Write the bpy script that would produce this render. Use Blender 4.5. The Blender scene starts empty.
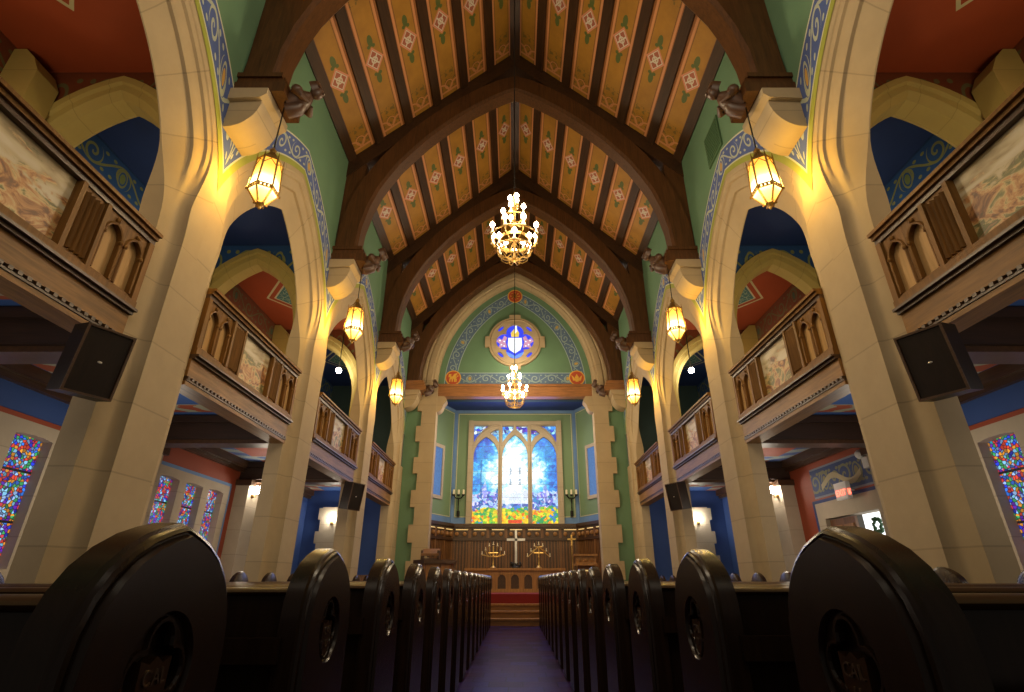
import bpy, bmesh, math, random
from math import pi, sin, cos, sqrt, acos, atan2, radians
from mathutils import Vector, Matrix
random.seed(7)
C = bpy.context.scene.collection
scene = bpy.context.scene

# ------------------------------------------------------------------ node expression builder
class E:
    def __init__(s, g, sock): s.g = g; s.s = sock
    def __add__(a, b): return a.g.m('ADD', a, b)
    def __radd__(a, b): return a.g.m('ADD', b, a)
    def __sub__(a, b): return a.g.m('SUBTRACT', a, b)
    def __rsub__(a, b): return a.g.m('SUBTRACT', b, a)
    def __mul__(a, b): return a.g.m('MULTIPLY', a, b)
    def __rmul__(a, b): return a.g.m('MULTIPLY', b, a)
    def __truediv__(a, b): return a.g.m('DIVIDE', a, b)
    def __lt__(a, b): return a.g.m('LESS_THAN', a, b)
    def __gt__(a, b): return a.g.m('GREATER_THAN', a, b)
    def abs(a): return a.g.m('ABSOLUTE', a)
    def frac(a): return a.g.m('FRACT', a)
    def floor(a): return a.g.m('FLOOR', a)
    def sin(a): return a.g.m('SINE', a)
    def sqrt(a): return a.g.m('SQRT', a)
    def mod(a, b): return a.g.m('FLOORED_MODULO', a, b)
class G:
    """one material with helper nodes"""
    def __init__(s, name, rough=0.6, metal=0.0, spec=0.5):
        s.mat = bpy.data.materials.new(name); s.mat.use_nodes = True
        s.nt = s.mat.node_tree; s.nodes = s.nt.nodes
        s.b = s.nodes['Principled BSDF']
        s.b.inputs['Roughness'].default_value = rough
        s.b.inputs['Metallic'].default_value = metal
        s.b.inputs['Specular IOR Level'].default_value = spec
    def lk(s, v, sock):
        if isinstance(v, E): s.nt.links.new(v.s, sock)
        elif isinstance(v, (tuple, list)): sock.default_value = (*v, 1) if len(v) == 3 and sock.type == 'RGBA' else v
        else: sock.default_value = v
    def m(s, op, *a):
        n = s.nodes.new('ShaderNodeMath'); n.operation = op
        for i, x in enumerate(a): s.lk(x, n.inputs[i])
        return E(s, n.outputs[0])
    def mx(s, a, b): return s.m('MAXIMUM', a, b)
    def mn(s, a, b): return s.m('MINIMUM', a, b)
    def uv(s):
        n = s.nodes.new('ShaderNodeTexCoord'); x = s.nodes.new('ShaderNodeSeparateXYZ')
        s.nt.links.new(n.outputs['UV'], x.inputs[0])
        return E(s, x.outputs[0]), E(s, x.outputs[1])
    def vec(s, x, y, z=0.0):
        n = s.nodes.new('ShaderNodeCombineXYZ')
        s.lk(x, n.inputs[0]); s.lk(y, n.inputs[1]); s.lk(z, n.inputs[2]); return E(s, n.outputs[0])
    def obj(s):
        n = s.nodes.new('ShaderNodeTexCoord'); return E(s, n.outputs['Object'])
    def noise(s, scale, vec=None, detail=4.0, rough=0.55, dist=0.0, color=False):
        n = s.nodes.new('ShaderNodeTexNoise'); n.inputs['Scale'].default_value = scale
        n.inputs['Detail'].default_value = detail; n.inputs['Roughness'].default_value = rough
        n.inputs['Distortion'].default_value = dist
        s.nt.links.new((vec or s.obj()).s, n.inputs['Vector'])
        return E(s, n.outputs['Color' if color else 'Fac'])
    def white(s, vec):
        n = s.nodes.new('ShaderNodeTexWhiteNoise'); n.noise_dimensions = '3D'
        s.nt.links.new(vec.s, n.inputs['Vector']); return E(s, n.outputs['Value'])
    def voro(s, scale, vec, feature='F1', out='Color', rnd=1.0):
        n = s.nodes.new('ShaderNodeTexVoronoi'); n.voronoi_dimensions = '2D'; n.feature = feature
        n.inputs['Scale'].default_value = scale; n.inputs['Randomness'].default_value = rnd
        s.nt.links.new(vec.s, n.inputs['Vector']); return E(s, n.outputs[out])
    def mix(s, f, a, b, blend='MIX'):
        n = s.nodes.new('ShaderNodeMix'); n.data_type = 'RGBA'; n.blend_type = blend
        s.lk(f, n.inputs[0]); s.lk(a, n.inputs[6]); s.lk(b, n.inputs[7]); return E(s, n.outputs[2])
    def ramp(s, f, stops, interp='LINEAR'):
        n = s.nodes.new('ShaderNodeValToRGB'); r = n.color_ramp; r.interpolation = interp
        while len(r.elements) < len(stops): r.elements.new(0.5)
        for e, (p, c) in zip(r.elements, stops): e.position = p; e.color = (*c, 1)
        s.lk(f, n.inputs[0]); return E(s, n.outputs[0])
    def base(s, c): s.lk(c, s.b.inputs['Base Color']); return s
    def emit(s, c, k): s.lk(c, s.b.inputs['Emission Color']); s.lk(k, s.b.inputs['Emission Strength']); return s
    def bump(s, h, k=0.3, d=0.01):
        n = s.nodes.new('ShaderNodeBump'); n.inputs['Strength'].default_value = k; n.inputs['Distance'].default_value = d
        s.lk(h, n.inputs['Height']); s.nt.links.new(n.outputs[0], s.b.inputs['Normal']); return s

def scale(c, k): return tuple(x*k for x in c)
M = {}
def flat(key, c, rough=0.6, metal=0.0, var=0.15, sc=3.0, spec=0.5):
    g = G(key, rough, metal, spec); n = g.noise(sc)
    g.base(g.mix(n, scale(c, 1-var), scale(c, 1+var))); M[key] = g.mat
def wood(key, c, rough=0.45, var=0.45, sc=(30.0, 30.0, 2.2), spec=0.5):
    g = G(key, rough, spec=spec); o = g.obj()
    mp = g.nodes.new('ShaderNodeMapping'); mp.inputs['Scale'].default_value = sc; g.nt.links.new(o.s, mp.inputs[0])
    n = g.noise(1.0, E(g, mp.outputs[0]), 5, 0.6, 0.6); n2 = g.noise(1.3, o, 3)
    k = n*0.7 + n2*0.3
    g.base(g.ramp(k, [(0.3, scale(c, 1-var)), (0.7, scale(c, 1+var))])); g.bump(n, 0.12, 0.004); M[key] = g.mat

# stone with courses along v
def stone(key, c, course=0.62):
    g = G(key, 0.75, spec=0.3); u, v = g.uv(); o = g.obj()
    row = (v/course).floor(); fr = (v/course).frac()
    joint = ((fr-0.5).abs() > 0.488)
    tone = g.white(g.vec(row, row*1.7, 0.3))
    n = g.noise(2.2, o, 6, 0.65); n2 = g.noise(30.0, o, 3)
    base = g.mix(n, scale(c, 0.72), scale(c, 1.12))
    base = g.mix(tone*0.35, base, scale((c[0]*0.78, c[1]*0.72, c[2]*0.62), 1.0))
    base = g.mix(joint*0.45, base, scale(c, 0.45))
    g.base(base); g.bump(n2*0.4+n, 0.15, 0.01); M[key] = g.mat
stone('limestone', (0.41, 0.32, 0.20))
stone('limestone_pale', (0.50, 0.42, 0.31), 0.5)
stone('limestone_gold', (0.44, 0.35, 0.12), 0.5)
flat('green_paint', (0.105, 0.20, 0.115), 0.7, var=0.22, sc=1.2)
flat('apse_green', (0.17, 0.26, 0.14), 0.7, var=0.15, sc=0.8)
flat('red_paint', (0.30, 0.055, 0.018), 0.7, var=0.25, sc=1.0)
flat('blue_paint', (0.03, 0.075, 0.25), 0.7, var=0.2, sc=1.0)
flat('deep_blue', (0.015, 0.04, 0.17), 0.7, var=0.3, sc=1.0)
flat('teal_dark', (0.02, 0.05, 0.06), 0.7)
flat('sky_blue_paint', (0.13, 0.24, 0.46), 0.7)
flat('cream_line', (0.55, 0.52, 0.35), 0.7)
flat('olive_line', (0.28, 0.30, 0.045), 0.7)
wood('roof_wood', (0.036, 0.015, 0.005), 0.5, sc=(20, 2.0, 20), spec=0.3)
wood('truss_wood', (0.068, 0.027, 0.008), 0.45, spec=0.3)
wood('balcony_wood', (0.16, 0.076, 0.019), 0.5, spec=0.15)
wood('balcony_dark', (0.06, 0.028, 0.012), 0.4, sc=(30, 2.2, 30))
wood('fascia_wood', (0.22, 0.112, 0.034), 0.45, sc=(30, 2.2, 30), spec=0.2)
wood('lancet_panel', (0.42, 0.26, 0.11), 0.5, var=0.2, spec=0.15)
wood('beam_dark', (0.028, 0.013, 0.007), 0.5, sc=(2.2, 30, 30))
wood('pew_wood', (0.020, 0.0095, 0.0055), 0.27, var=0.5, sc=(30, 30, 2.2), spec=0.32)
wood('pew_rail_wood', (0.04, 0.018, 0.008), 0.28, sc=(2.2, 30, 30), spec=0.35)
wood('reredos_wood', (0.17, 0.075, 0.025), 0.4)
wood('altar_wood', (0.30, 0.14, 0.04), 0.4)
wood('beam_wood', (0.26, 0.11, 0.035), 0.4, sc=(2.2, 30, 30))
wood('step_wood', (0.22, 0.10, 0.03), 0.35, sc=(2.2, 30, 30))
wood('speaker_wood', (0.012, 0.006, 0.0035), 0.4, spec=0.25)
flat('brass', (0.70, 0.45, 0.14), 0.3, 0.9)
flat('antique_brass', (0.24, 0.14, 0.035), 0.4, 0.8)
flat('silver', (0.75, 0.72, 0.66), 0.3, 0.9)
flat('dark_iron', (0.02, 0.017, 0.015), 0.5, 0.6)
flat('candle_wax', (0.85, 0.76, 0.55), 0.5)
flat('red_carpet', (0.17, 0.006, 0.006), 0.9, sc=40)
flat('gold_paint', (0.62, 0.36, 0.05), 0.5, var=0.3, sc=20)
flat('roundel_red', (0.42, 0.06, 0.02), 0.6)
flat('white_plastic', (0.75, 0.75, 0.72), 0.4)
flat('leaf_green', (0.03, 0.09, 0.035), 0.7)
flat('vent_green', (0.05, 0.11, 0.05), 0.6)
flat('carved_wood', (0.065, 0.030, 0.016), 0.4, var=0.4, sc=12)
flat('ribbon_cream', (0.42, 0.35, 0.20), 0.7)
def glow(key, c, k):
    g = G(key, 0.5); g.base((0.8, 0.8, 0.8)); g.emit(c, k); M[key] = g.mat
glow('bulb_warm', (1.0, 0.80, 0.50), 40.0)
glow('bulb_white', (1.0, 0.93, 0.82), 60.0)
glow('exit_red', (1.0, 0.10, 0.05), 3.0)
glow('daylight_glass', (0.95, 0.98, 1.0), 1.6)
glow('gold_lit', (1.0, 0.62, 0.18), 0.7)  # gilding given a glow of its own, as if catching light
# lantern glass, warm amber, brighter in the middle
g = G('lantern_glass', 0.4); u, v = g.uv()
h = g.m('SUBTRACT', 1.0, ((v-0.42).abs()*1.9)); n = g.noise(9.0)
g.base((0.8, 0.5, 0.15)); g.emit(g.ramp(h*0.85+n*0.2, [(0.15, (1.0, 0.42, 0.03)), (0.6, (1.0, 0.60, 0.12)), (0.95, (1.0, 0.86, 0.5))]), g.mx(h, 0.25)*5.5)
M['lantern_glass'] = g.mat

# painted scroll bands: u in metres along, v 0..1 across
def scroll(key, base, line, gold, w=0.43, p=0.5, edge=None, leaf=None):
    g = G(key, 0.65, spec=0.3); u, v = g.uv()
    cell = (u/p).floor(); par = cell.mod(2.0)*2.0-1.0
    x = ((u/p).frac()-0.5)*p
    y = (v-0.5)*w*par
    n = g.noise(2.5, g.obj(), 4)
    bc = g.mix(n, scale(base, 0.75), scale(base, 1.3))
    # spiral
    r = (x*x+y*y).sqrt(); th = g.m('ARCTAN2', y, x)
    sp = (r/(w*0.24) - th/(2*pi)).frac()
    spiral = ((sp-0.5).abs() < 0.17)*(r < w*0.36)
    # stem between the curls
    st = ((y - (u/p*pi).sin()*par*w*0.30).abs() < w*0.045)*(r > w*0.33)
    # small leaves
    lx = (x.abs()-p*0.36); ly = y.abs()-w*0.28
    lf = ((lx*lx+ly*ly*2.2).sqrt() < w*0.075)
    col = g.mix(g.mx(spiral, st), bc, line)
    col = g.mix(lf, col, leaf or line)
    # gold rosettes every third curl
    q = p*3.0; gx = ((u/q).frac()-0.5)*q; gy = (v-0.5)*w
    gr = (gx*gx*1.6+gy*gy*0.7).sqrt()
    col = g.mix(gr < w*0.24, col, bc); col = g.mix(((gr-w*0.22).abs() < w*0.028), col, line)
    col = g.mix(gr < w*0.14, col, gold)
    e = (v-0.5).abs()
    col = g.mix(e > 0.44, col, edge or line)
    g.base(col); M[key] = g.mat
scroll('band_nave', (0.065, 0.10, 0.27), (0.38, 0.41, 0.32), (0.50, 0.30, 0.08), edge=(0.50, 0.50, 0.36))
scroll('band_tympanum', (0.085, 0.14, 0.24), (0.24, 0.33, 0.33), (0.45, 0.32, 0.09), w=0.45, p=0.55, edge=(0.30, 0.40, 0.40))
scroll('band_gallery_blue', (0.022, 0.075, 0.24), (0.20, 0.22, 0.09), (0.15, 0.2, 0.08), w=0.5, p=0.6, edge=(0.015, 0.045, 0.15))
scroll('band_gallery_red', (0.13, 0.035, 0.014), (0.11, 0.10, 0.045), (0.05, 0.09, 0.06), w=0.5, p=0.6, edge=(0.12, 0.03, 0.012))
scroll('banner_blue', (0.03, 0.055, 0.17), (0.20, 0.20, 0.11), (0.22, 0.19, 0.08), w=0.6, p=0.36, edge=(0.22, 0.25, 0.3))

# ceilings with painted borders (uv in metres from bay centre)
def ceil_mat(key, base, kind, hw, hl):
    g = G(key, 0.7, spec=0.3); u, v = g.uv(); n = g.noise(1.2, g.obj(), 3)
    col = g.mix(n, scale(base, 0.75), scale(base, 1.2))
    au, av = u.abs(), v.abs()
    if kind == 'diamond':
        d = au*0.9+av*0.70
        pat = g.voro(9.0, g.vec(u, v), 'DISTANCE_TO_EDGE', 'Distance')
        col = g.mix(d < 0.62, col, (0.42, 0.40, 0.24)); col = g.mix(d < 0.57, col, scale(base, 1.0))
        col = g.mix(d < 0.46, col, (0.42, 0.42, 0.30)); col = g.mix(d < 0.42, col, (0.05, 0.14, 0.15))
        col = g.mix((d < 0.38)*(pat < 0.05), col, (0.30, 0.40, 0.30))
    else:
        a, b = kind
        e = hl-av
        w = g.noise(6.0, g.vec(u, v), 2)
        pat = ((u*2.2+(v*9.0).sin()*0.25+w*0.5).frac() > 0.5)
        col = g.mix((e < 0.55)*(e > 0.16), col, g.mix(pat, a, b))
        col = g.mix((e < 0.16), col, base)
        col = g.mix(((e-0.55).abs() < 0.015), col, (0.35, 0.33, 0.22))
        e2 = hw-au
        col = g.mix((e2 < 0.4)*(e2 > 0.1), col, g.mix(((v*1.6+u).frac() > 0.5), a, b))
    g.base(col); M[key] = g.mat
ceil_mat('gallery_ceiling_red', (0.27, 0.05, 0.015), 'diamond', 1.2, 1.8)
ceil_mat('gallery_ceiling_blue', (0.016, 0.04, 0.16), 'diamond', 1.2, 1.8)
ceil_mat('aisle_ceiling_blue', (0.05, 0.115, 0.34), ((0.34, 0.09, 0.05), (0.36, 0.36, 0.27)), 1.15, 1.65)
ceil_mat('aisle_ceiling_red', (0.36, 0.075, 0.035), ((0.06, 0.10, 0.27), (0.25, 0.30, 0.28)), 1.15, 1.65)

# painted roof panels: u,v in metres from the panel centre
g = G('roof_panel_paint', 0.55, spec=0.35); u, v = g.uv(); au, av = u.abs(), v.abs()
HW, HL = 0.30, 1.66
n = g.noise(3.0, g.obj(), 5, 0.6)
col = g.mix(n, (0.20, 0.090, 0.011), (0.40, 0.195, 0.024))
mot = g.noise(12.0, g.vec(u, v), 2)
col = g.mix((mot > 0.56)*((av-1.28).abs() < 0.24)*(au < 0.20)*0.7, col, (0.10, 0.08, 0.02))
PK = (0.50, 0.21, 0.09)
col = g.mix((au > 0.245), col, (0.23, 0.085, 0.02))
col = g.mix(((au-0.225).abs() < 0.022), col, PK)
col = g.mix(((au-0.185).abs() < 0.006), col, (0.13, 0.05, 0.02))
col = g.mix(((av-1.55).abs() < 0.022)*(au < 0.24), col, PK)
cx = au-0.225; cy = av-1.55; cr = (cx*cx+cy*cy).sqrt()
col = g.mix(((cr-0.20).abs() < 0.018)*(au < 0.24)*(av < 1.56), col, PK)
cr2 = (au*au+(av-1.40)*(av-1.40)).sqrt(); col = g.mix(((cr2-0.10).abs() < 0.012), col, PK)
ly = av-0.37; lr = (u*u*1.6+ly*ly*0.42).sqrt(); col = g.mix(lr < 0.07, col, (0.075, 0.095, 0.022))
ly2 = av-0.27; lr2 = ((au-0.05)*(au-0.05)+ly2*ly2).sqrt(); col = g.mix(lr2 < 0.035, col, (0.075, 0.095, 0.022))
d = au+av*0.82
col = g.mix(d < 0.205, col, (0.52, 0.20, 0.12)); col = g.mix(d < 0.17, col, (0.30, 0.09, 0.05))
q1 = (au-av*0.82).abs(); xr = (u*u+v*v).sqrt()
wht = g.mx((d > 0.145)*(d < 0.165), g.mx((q1 < 0.018)*(d < 0.15), ((xr-0.055).abs() < 0.012)))
col = g.mix(wht, col, (0.50, 0.45, 0.36))
g.base(col); M['roof_panel_paint'] = g.mat

# floor: dark slate tiles with a blue cast
g = G('slate_floor', 0.30, spec=0.5); g.b.inputs['IOR'].default_value = 1.07; o = g.obj(); sx = g.nodes.new('ShaderNodeSeparateXYZ'); g.nt.links.new(o.s, sx.inputs[0])
X, Y = E(g, sx.outputs[0]), E(g, sx.outputs[1])
row = (Y/0.30).floor(); xo = X/0.36+g.white(g.vec(row, 1.0, 2.0)); ccol = xo.floor()
t = g.white(g.vec(row, ccol, 0.0)); jn = g.mx((((Y/0.30).frac()-0.5).abs() > 0.48), ((xo.frac()-0.5).abs() > 0.485))
n = g.noise(4.0, o, 4)
col = g.ramp(t*0.7+n*0.4, [(0.15, (0.010, 0.003, 0.014)), (0.5, (0.038, 0.012, 0.042)), (0.9, (0.026, 0.018, 0.12))])
g.base(g.mix(jn, col, (0.006, 0.004, 0.01))); g.bump(n*(1.0-jn), 0.5, 0.012); M['slate_floor'] = g.mat

# stained glass
def stained(key, pal, sc=7.0, k=1.3, lead=0.045, bars=0.62):
    g = G(key, 0.35); u, v = g.uv(); vec = g.vec(u, v)
    c1 = g.voro(sc*2.2, vec); d = g.voro(sc*2.2, vec, 'DISTANCE_TO_EDGE', 'Distance')
    sep = g.nodes.new('ShaderNodeSeparateColor'); g.nt.links.new(c1.s, sep.inputs[0]); rnd = E(g, sep.outputs[0]); rn2 = E(g, sep.outputs[1])
    big = g.noise(1.6, vec, 2)
    f = (rnd*0.75+big*0.55-0.12)
    col = g.ramp(f, [(i/len(pal), c) for i, c in enumerate(pal)], 'CONSTANT')
    ld = g.mx((d < lead), (((v/bars).frac()-0.5).abs() > 0.475))
    col = g.mix(ld, col, (0.004, 0.004, 0.006))
    g.base(scale((0.02, 0.02, 0.03), 1)); g.emit(col, (rn2*0.9+0.35)*k); M[key] = g.mat
B1, B2, B3 = (0.02, 0.05, 0.75), (0.04, 0.22, 0.9), (0.25, 0.65, 0.95)
stained('stained_mixed', [B1, (0.02, 0.35, 0.45), B2, (0.75, 0.06, 0.03), (0.15, 0.02, 0.5), B3, (0.9, 0.35, 0.03), (0.05, 0.4, 0.12), (0.75, 0.05, 0.10), (0.35, 0.55, 0.95), B1, (0.10, 0.02, 0.45)], 11.0, 0.95, 0.095)
stained('stained_blue_pale', [B1, B2, B3, (0.8, 0.9, 1.0), (0.35, 0.05, 0.6), B1], 6.0, 1.1, 0.05)
stained('stained_tracery', [(0.03, 0.05, 0.7), (0.06, 0.3, 0.9), (0.3, 0.7, 0.95), (0.12, 0.05, 0.6), (0.7, 0.85, 1)], 4.0, 1.2, 0.03, 50.0)
# east window: u across (m, from window centre), v height 0..1
g = G('stained_east', 0.35); u, v = g.uv(); vec = g.vec(u, v*3.4)
c1 = g.voro(9.0, vec); d = g.voro(9.0, vec, 'DISTANCE_TO_EDGE', 'Distance')
sep = g.nodes.new('ShaderNodeSeparateColor'); g.nt.links.new(c1.s, sep.inputs[0]); rnd = E(g, sep.outputs[0]); rn2 = E(g, sep.outputs[1])
big = g.noise(1.7, vec, 3, 0.6)
au = u.abs()
wn = g.noise(2.6, g.vec(u+7.0, v*3.4), 4, 0.6); wn2 = g.noise(4.5, g.vec(u+3.0, v*3.4+5.0), 4, 0.6)
glowc = g.m('SUBTRACT', 1.06, (au*0.46 + (v-0.56).abs()*1.05))            # bright heart
skyf = glowc*0.95 + (big-0.5)*1.0 + (wn-0.5)*0.7 + (rnd-0.5)*0.22
sky = g.ramp(skyf, [(0.05, (0.01, 0.06, 0.50)), (0.25, (0.015, 0.22, 0.72)), (0.42, (0.06, 0.52, 0.86)), (0.58, (0.40, 0.80, 0.97)), (0.74, (0.96, 0.99, 1.0))])
low = g.ramp(rnd*0.45+wn*0.75-0.1, [(0.0, (0.01, 0.04, 0.38)), (0.28, (0.02, 0.22, 0.55)), (0.38, (0.16, 0.16, 0.68)), (0.48, (0.35, 0.60, 0.92)), (0.58, (0.62, 0.60, 0.85)), (0.66, (0.05, 0.12, 0.45)), (0.76, (0.80, 0.90, 0.98))], 'CONSTANT')
grd = g.ramp(rnd*0.45+wn*0.8-0.12, [(0.0, (0.02, 0.20, 0.65)), (0.27, (0.02, 0.34, 0.10)), (0.38, (0.20, 0.52, 0.03)), (0.47, (0.80, 0.70, 0.03)), (0.55, (0.88, 0.50, 0.01)), (0.62, (0.85, 0.16, 0.01)), (0.70, (0.70, 0.68, 0.04)), (0.80, (0.05, 0.30, 0.60))], 'CONSTANT')
hv = v+(wn-0.5)*0.22+(rnd-0.5)*0.03
heart = (au < 0.5)*(v > 0.22)
col = g.mix((hv < 0.35), sky, g.mix(heart*0.8, low, (0.80, 0.92, 1.0)))
col = g.mix((hv < 0.17), col, grd)
tree = ((au-1.25).abs()*1.5+(v-0.78).abs()*1.6 + (wn2-0.5)*1.6) < 0.22
col = g.mix(tree*0.75, col, (0.01, 0.24, 0.62))
trunk = ((u*1.0+1.22+(wn-0.5)*0.12).abs() < 0.03)*(v > 0.3)*(v < 0.7)
col = g.mix(trunk*0.6, col, (0.01, 0.10, 0.40))
rb = ((au-0.17+(wn2-0.5)*0.18).abs() < 0.035)*(v > 0.42)*(v < 0.62)*(wn2 > 0.44)
col = g.mix(rb*0.8, col, (0.10, 0.28, 0.45))
sd = (((u.abs()-1.08)*3.2).abs()+(v-0.34).abs()*3.0+(wn2-0.5)*1.1) < 0.34
col = g.mix(sd*0.7, col, g.mix(rnd > 0.5, (0.75, 0.80, 0.97), (0.25, 0.25, 0.80)))
plaq = (au < 0.24)*(v > 0.015)*(v < 0.05)
col = g.mix(plaq, col, (0.75, 0.06, 0.01))
ld = g.mx((d < 0.02), (((v*7.0).frac()-0.5).abs() > 0.488))
col = g.mix(ld*0.7, col, (0.01, 0.02, 0.06))
g.base((0.02, 0.02, 0.03)); g.emit(col, (rn2*0.3+0.9)*1.15); M['stained_east'] = g.mat
for k_, c_, s_ in (('glass_rose_blue', (0.02, 0.05, 0.85), 1.2), ('glass_rose_white', (0.92, 0.95, 1.0), 1.3), ('glass_rose_gold', (0.95, 0.65, 0.08), 1.1),
                   ('glass_rose_pink', (0.75, 0.35, 0.5), 1.0), ('glass_rose_pale', (0.15, 0.35, 0.95), 1.2), ('glass_niche', (0.10, 0.25, 0.55), 0.7)):
    g = G(k_, 0.4); n = g.noise(14.0, g.obj(), 3); g.base((0.02, 0.02, 0.03)); g.emit(g.mix(n, scale(c_, 0.55), scale(c_, 1.25)), s_); M[k_] = g.mat

# balcony paintings: abstract pale sky over warm crowd-like dabs
def mural(key, seed):
    g = G(key, 0.5); u, v = g.uv(); vec = g.vec(u+seed*3.7, v*1.0)
    n = g.noise(3.6, vec, 6, 0.6, 1.5); n2 = g.noise(2.2, g.vec(u*0.8+seed*1.3+v*0.9, v*2.2-u*0.5), 3, 0.5, 0.4); n3 = g.noise(11.0, vec, 4, 0.6, 1.0)
    warm = g.ramp(n, [(0.28, (0.03, 0.035, 0.015)), (0.40, (0.16, 0.06, 0.022)), (0.47, (0.42, 0.20, 0.07)), (0.53, (0.52, 0.38, 0.18)), (0.58, (0.16, 0.15, 0.05)), (0.64, (0.10, 0.10, 0.04)), (0.74, (0.40, 0.22, 0.13))])
    pale = g.ramp(n2, [(0.35, (0.24, 0.18, 0.09)), (0.5, (0.44, 0.36, 0.22)), (0.65, (0.52, 0.46, 0.34))])
    f = g.ramp(v*1.1+(n2-0.5)*1.3+(n3-0.5)*0.5, [(0.55, (0, 0, 0)), (0.66, (1, 1, 1))])
    g.base(g.mix(f, warm, pale)); M[key] = g.mat
for i in range(3): mural('mural_%d' % i, i)

# ------------------------------------------------------------------ mesh builder
ORG = {}
def worg(o): return ORG.get(o.name, Vector((0, 0, 0)))
class MB:
    def __init__(s): s.v = []; s.f = []; s.uv = []
    def poly(s, pts, uvs=None):
        b = len(s.v); s.v += [tuple(p) for p in pts]; s.f.append(list(range(b, b+len(pts)))); s.uv.append(uvs)
    def grid(s, rows, uvr=None, closed=False):
        n = len(rows[0]); m = n if closed else n-1
        for i in range(len(rows)-1):
            for j in range(m):
                k = (j+1) % n
                u = None
                if uvr: u = [uvr[i][j], uvr[i][j+1], uvr[i+1][j+1], uvr[i+1][j]] if not closed else [uvr[i][j], uvr[i][k], uvr[i+1][k], uvr[i+1][j]]
                s.poly([rows[i][j], rows[i][k], rows[i+1][k], rows[i+1][j]], u)
    def box(s, x0, x1, y0, y1, z0, z1):
        p = [(x, y, z) for z in (z0, z1) for y in (y0, y1) for x in (x0, x1)]
        for f in ((0, 2, 3, 1), (4, 5, 7, 6), (0, 1, 5, 4), (2, 6, 7, 3), (0, 4, 6, 2), (1, 3, 7, 5)): s.poly([p[i] for i in f])
        return s
    def prism(s, poly, fn, a, b):
        """poly list of 2d; fn(p,q,t)->3d; extrude t from a to b"""
        A = [fn(p[0], p[1], a) for p in poly]; B = [fn(p[0], p[1], b) for p in poly]
        s.poly(A[::-1]); s.poly(B); n = len(poly)
        for i in range(n):
            j = (i+1) % n; s.poly([A[i], A[j], B[j], B[i]])
        return s
    def lathe(s, prof, n=16, c=(0, 0, 0), ax='z', uvh=False):
        rows = []; uvr = []
        h0, h1 = prof[0][1], prof[-1][1]
        for r, h in prof:
            ring = []; ur = []
            for k in range(n+1):
                a = 2*pi*k/n; p = (r*cos(a), r*sin(a), h)
                if ax == 'x': p = (h, r*cos(a), r*sin(a))
                if ax == 'y': p = (r*cos(a), h, r*sin(a))
                ring.append((c[0]+p[0], c[1]+p[1], c[2]+p[2])); ur.append((k/n, (h-h0)/((h1-h0) or 1)))
            rows.append(ring); uvr.append(ur)
        s.grid(rows, uvr if uvh else None); return s
    def tube(s, pts, r, n=6, closed=False):
        P = [Vector(p) for p in pts]; rows = []; N = len(P)
        up = None
        for i in range(N):
            if closed: t = P[(i+1) % N]-P[i-1]
            else: t = P[min(i+1, N-1)]-P[max(i-1, 0)]
            t.normalize()
            if up is None: up = Vector((0, 0, 1)) if abs(t.z) < 0.9 else Vector((1, 0, 0))
            x = t.cross(up); x.normalize(); y = x.cross(t)
            up = y
            rr = r[i] if isinstance(r, (list, tuple)) else r
            rows.append([tuple(P[i]+x*rr*cos(2*pi*k/n)+y*rr*sin(2*pi*k/n)) for k in range(n)])
        if closed: rows.append(rows[0])
        s.grid(rows, None, True)
        if not closed: s.poly(rows[0][::-1]); s.poly(rows[-1])
        return s
    def bar(s, a, b, w, h=None):
        """square section bar from a to b"""
        return s.tube([a, b], (w if h is None else w), 4)
    def ball(s, c, r, n=10, m=7, sc=(1, 1, 1)):
        rows = [[(c[0]+r*sc[0]*sin(pi*i/m)*cos(2*pi*k/n), c[1]+r*sc[1]*sin(pi*i/m)*sin(2*pi*k/n), c[2]-r*sc[2]*cos(pi*i/m)) for k in range(n)] for i in range(m+1)]
        s.grid(rows, None, True); return s
    def plate(s, outer, holes, fn, depth, front=True, back=False):
        """flat plate with holes: fn(p,q,t)->3d, t=0 front, t=depth back"""
        bm = bmesh.new(); es = []
        for loop in [outer]+holes:
            vs = [bm.verts.new((p[0], p[1], 0)) for p in loop]
            for i in range(len(vs)): es.append(bm.edges.new((vs[i], vs[(i+1) % len(vs)])))
        r = bmesh.ops.triangle_fill(bm, use_beauty=True, use_dissolve=False, edges=es, normal=(0, 0, 1))
        tris = [[tuple(v.co[:2]) for v in f.verts] for f in bm.faces]; bm.free()
        for t in tris:
            s.poly([fn(p[0], p[1], 0) for p in t])
            if back: s.poly([fn(p[0], p[1], depth) for p in t[::-1]])
        if depth:
            for loop in [outer]+holes:
                n = len(loop)
                for i in range(n):
                    a, b = loop[i], loop[(i+1) % n]
                    s.poly([fn(a[0], a[1], 0), fn(b[0], b[1], 0), fn(b[0], b[1], depth), fn(a[0], a[1], depth)])
        return s
    def build(s, name, mat, parent=None, sx=1, smooth=None, weld=True):
        me = bpy.data.meshes.new(name); og = worg(parent) if parent else Vector((0, 0, 0))
        me.from_pydata([(v[0]*sx-og.x, v[1]-og.y, v[2]-og.z) for v in s.v], [], s.f)
        uvl = me.uv_layers.new(name='UVMap')
        for p, uvs in zip(me.polygons, s.uv):
            if uvs:
                for li, u in zip(p.loop_indices, uvs): uvl.data[li].uv = u
            else:
                n = p.normal; a = [abs(c) for c in n]
                for li in p.loop_indices:
                    c = me.vertices[me.loops[li].vertex_index].co+og
                    uvl.data[li].uv = (c.x, c.y) if a[2] > 0.75 else ((c.y, c.z) if a[0] >= a[1] else (c.x, c.z))
        if weld:
            bm = bmesh.new(); bm.from_mesh(me); bmesh.ops.remove_doubles(bm, verts=bm.verts, dist=1e-5)
            bmesh.ops.recalc_face_normals(bm, faces=bm.faces); bm.to_mesh(me); bm.free()
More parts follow.
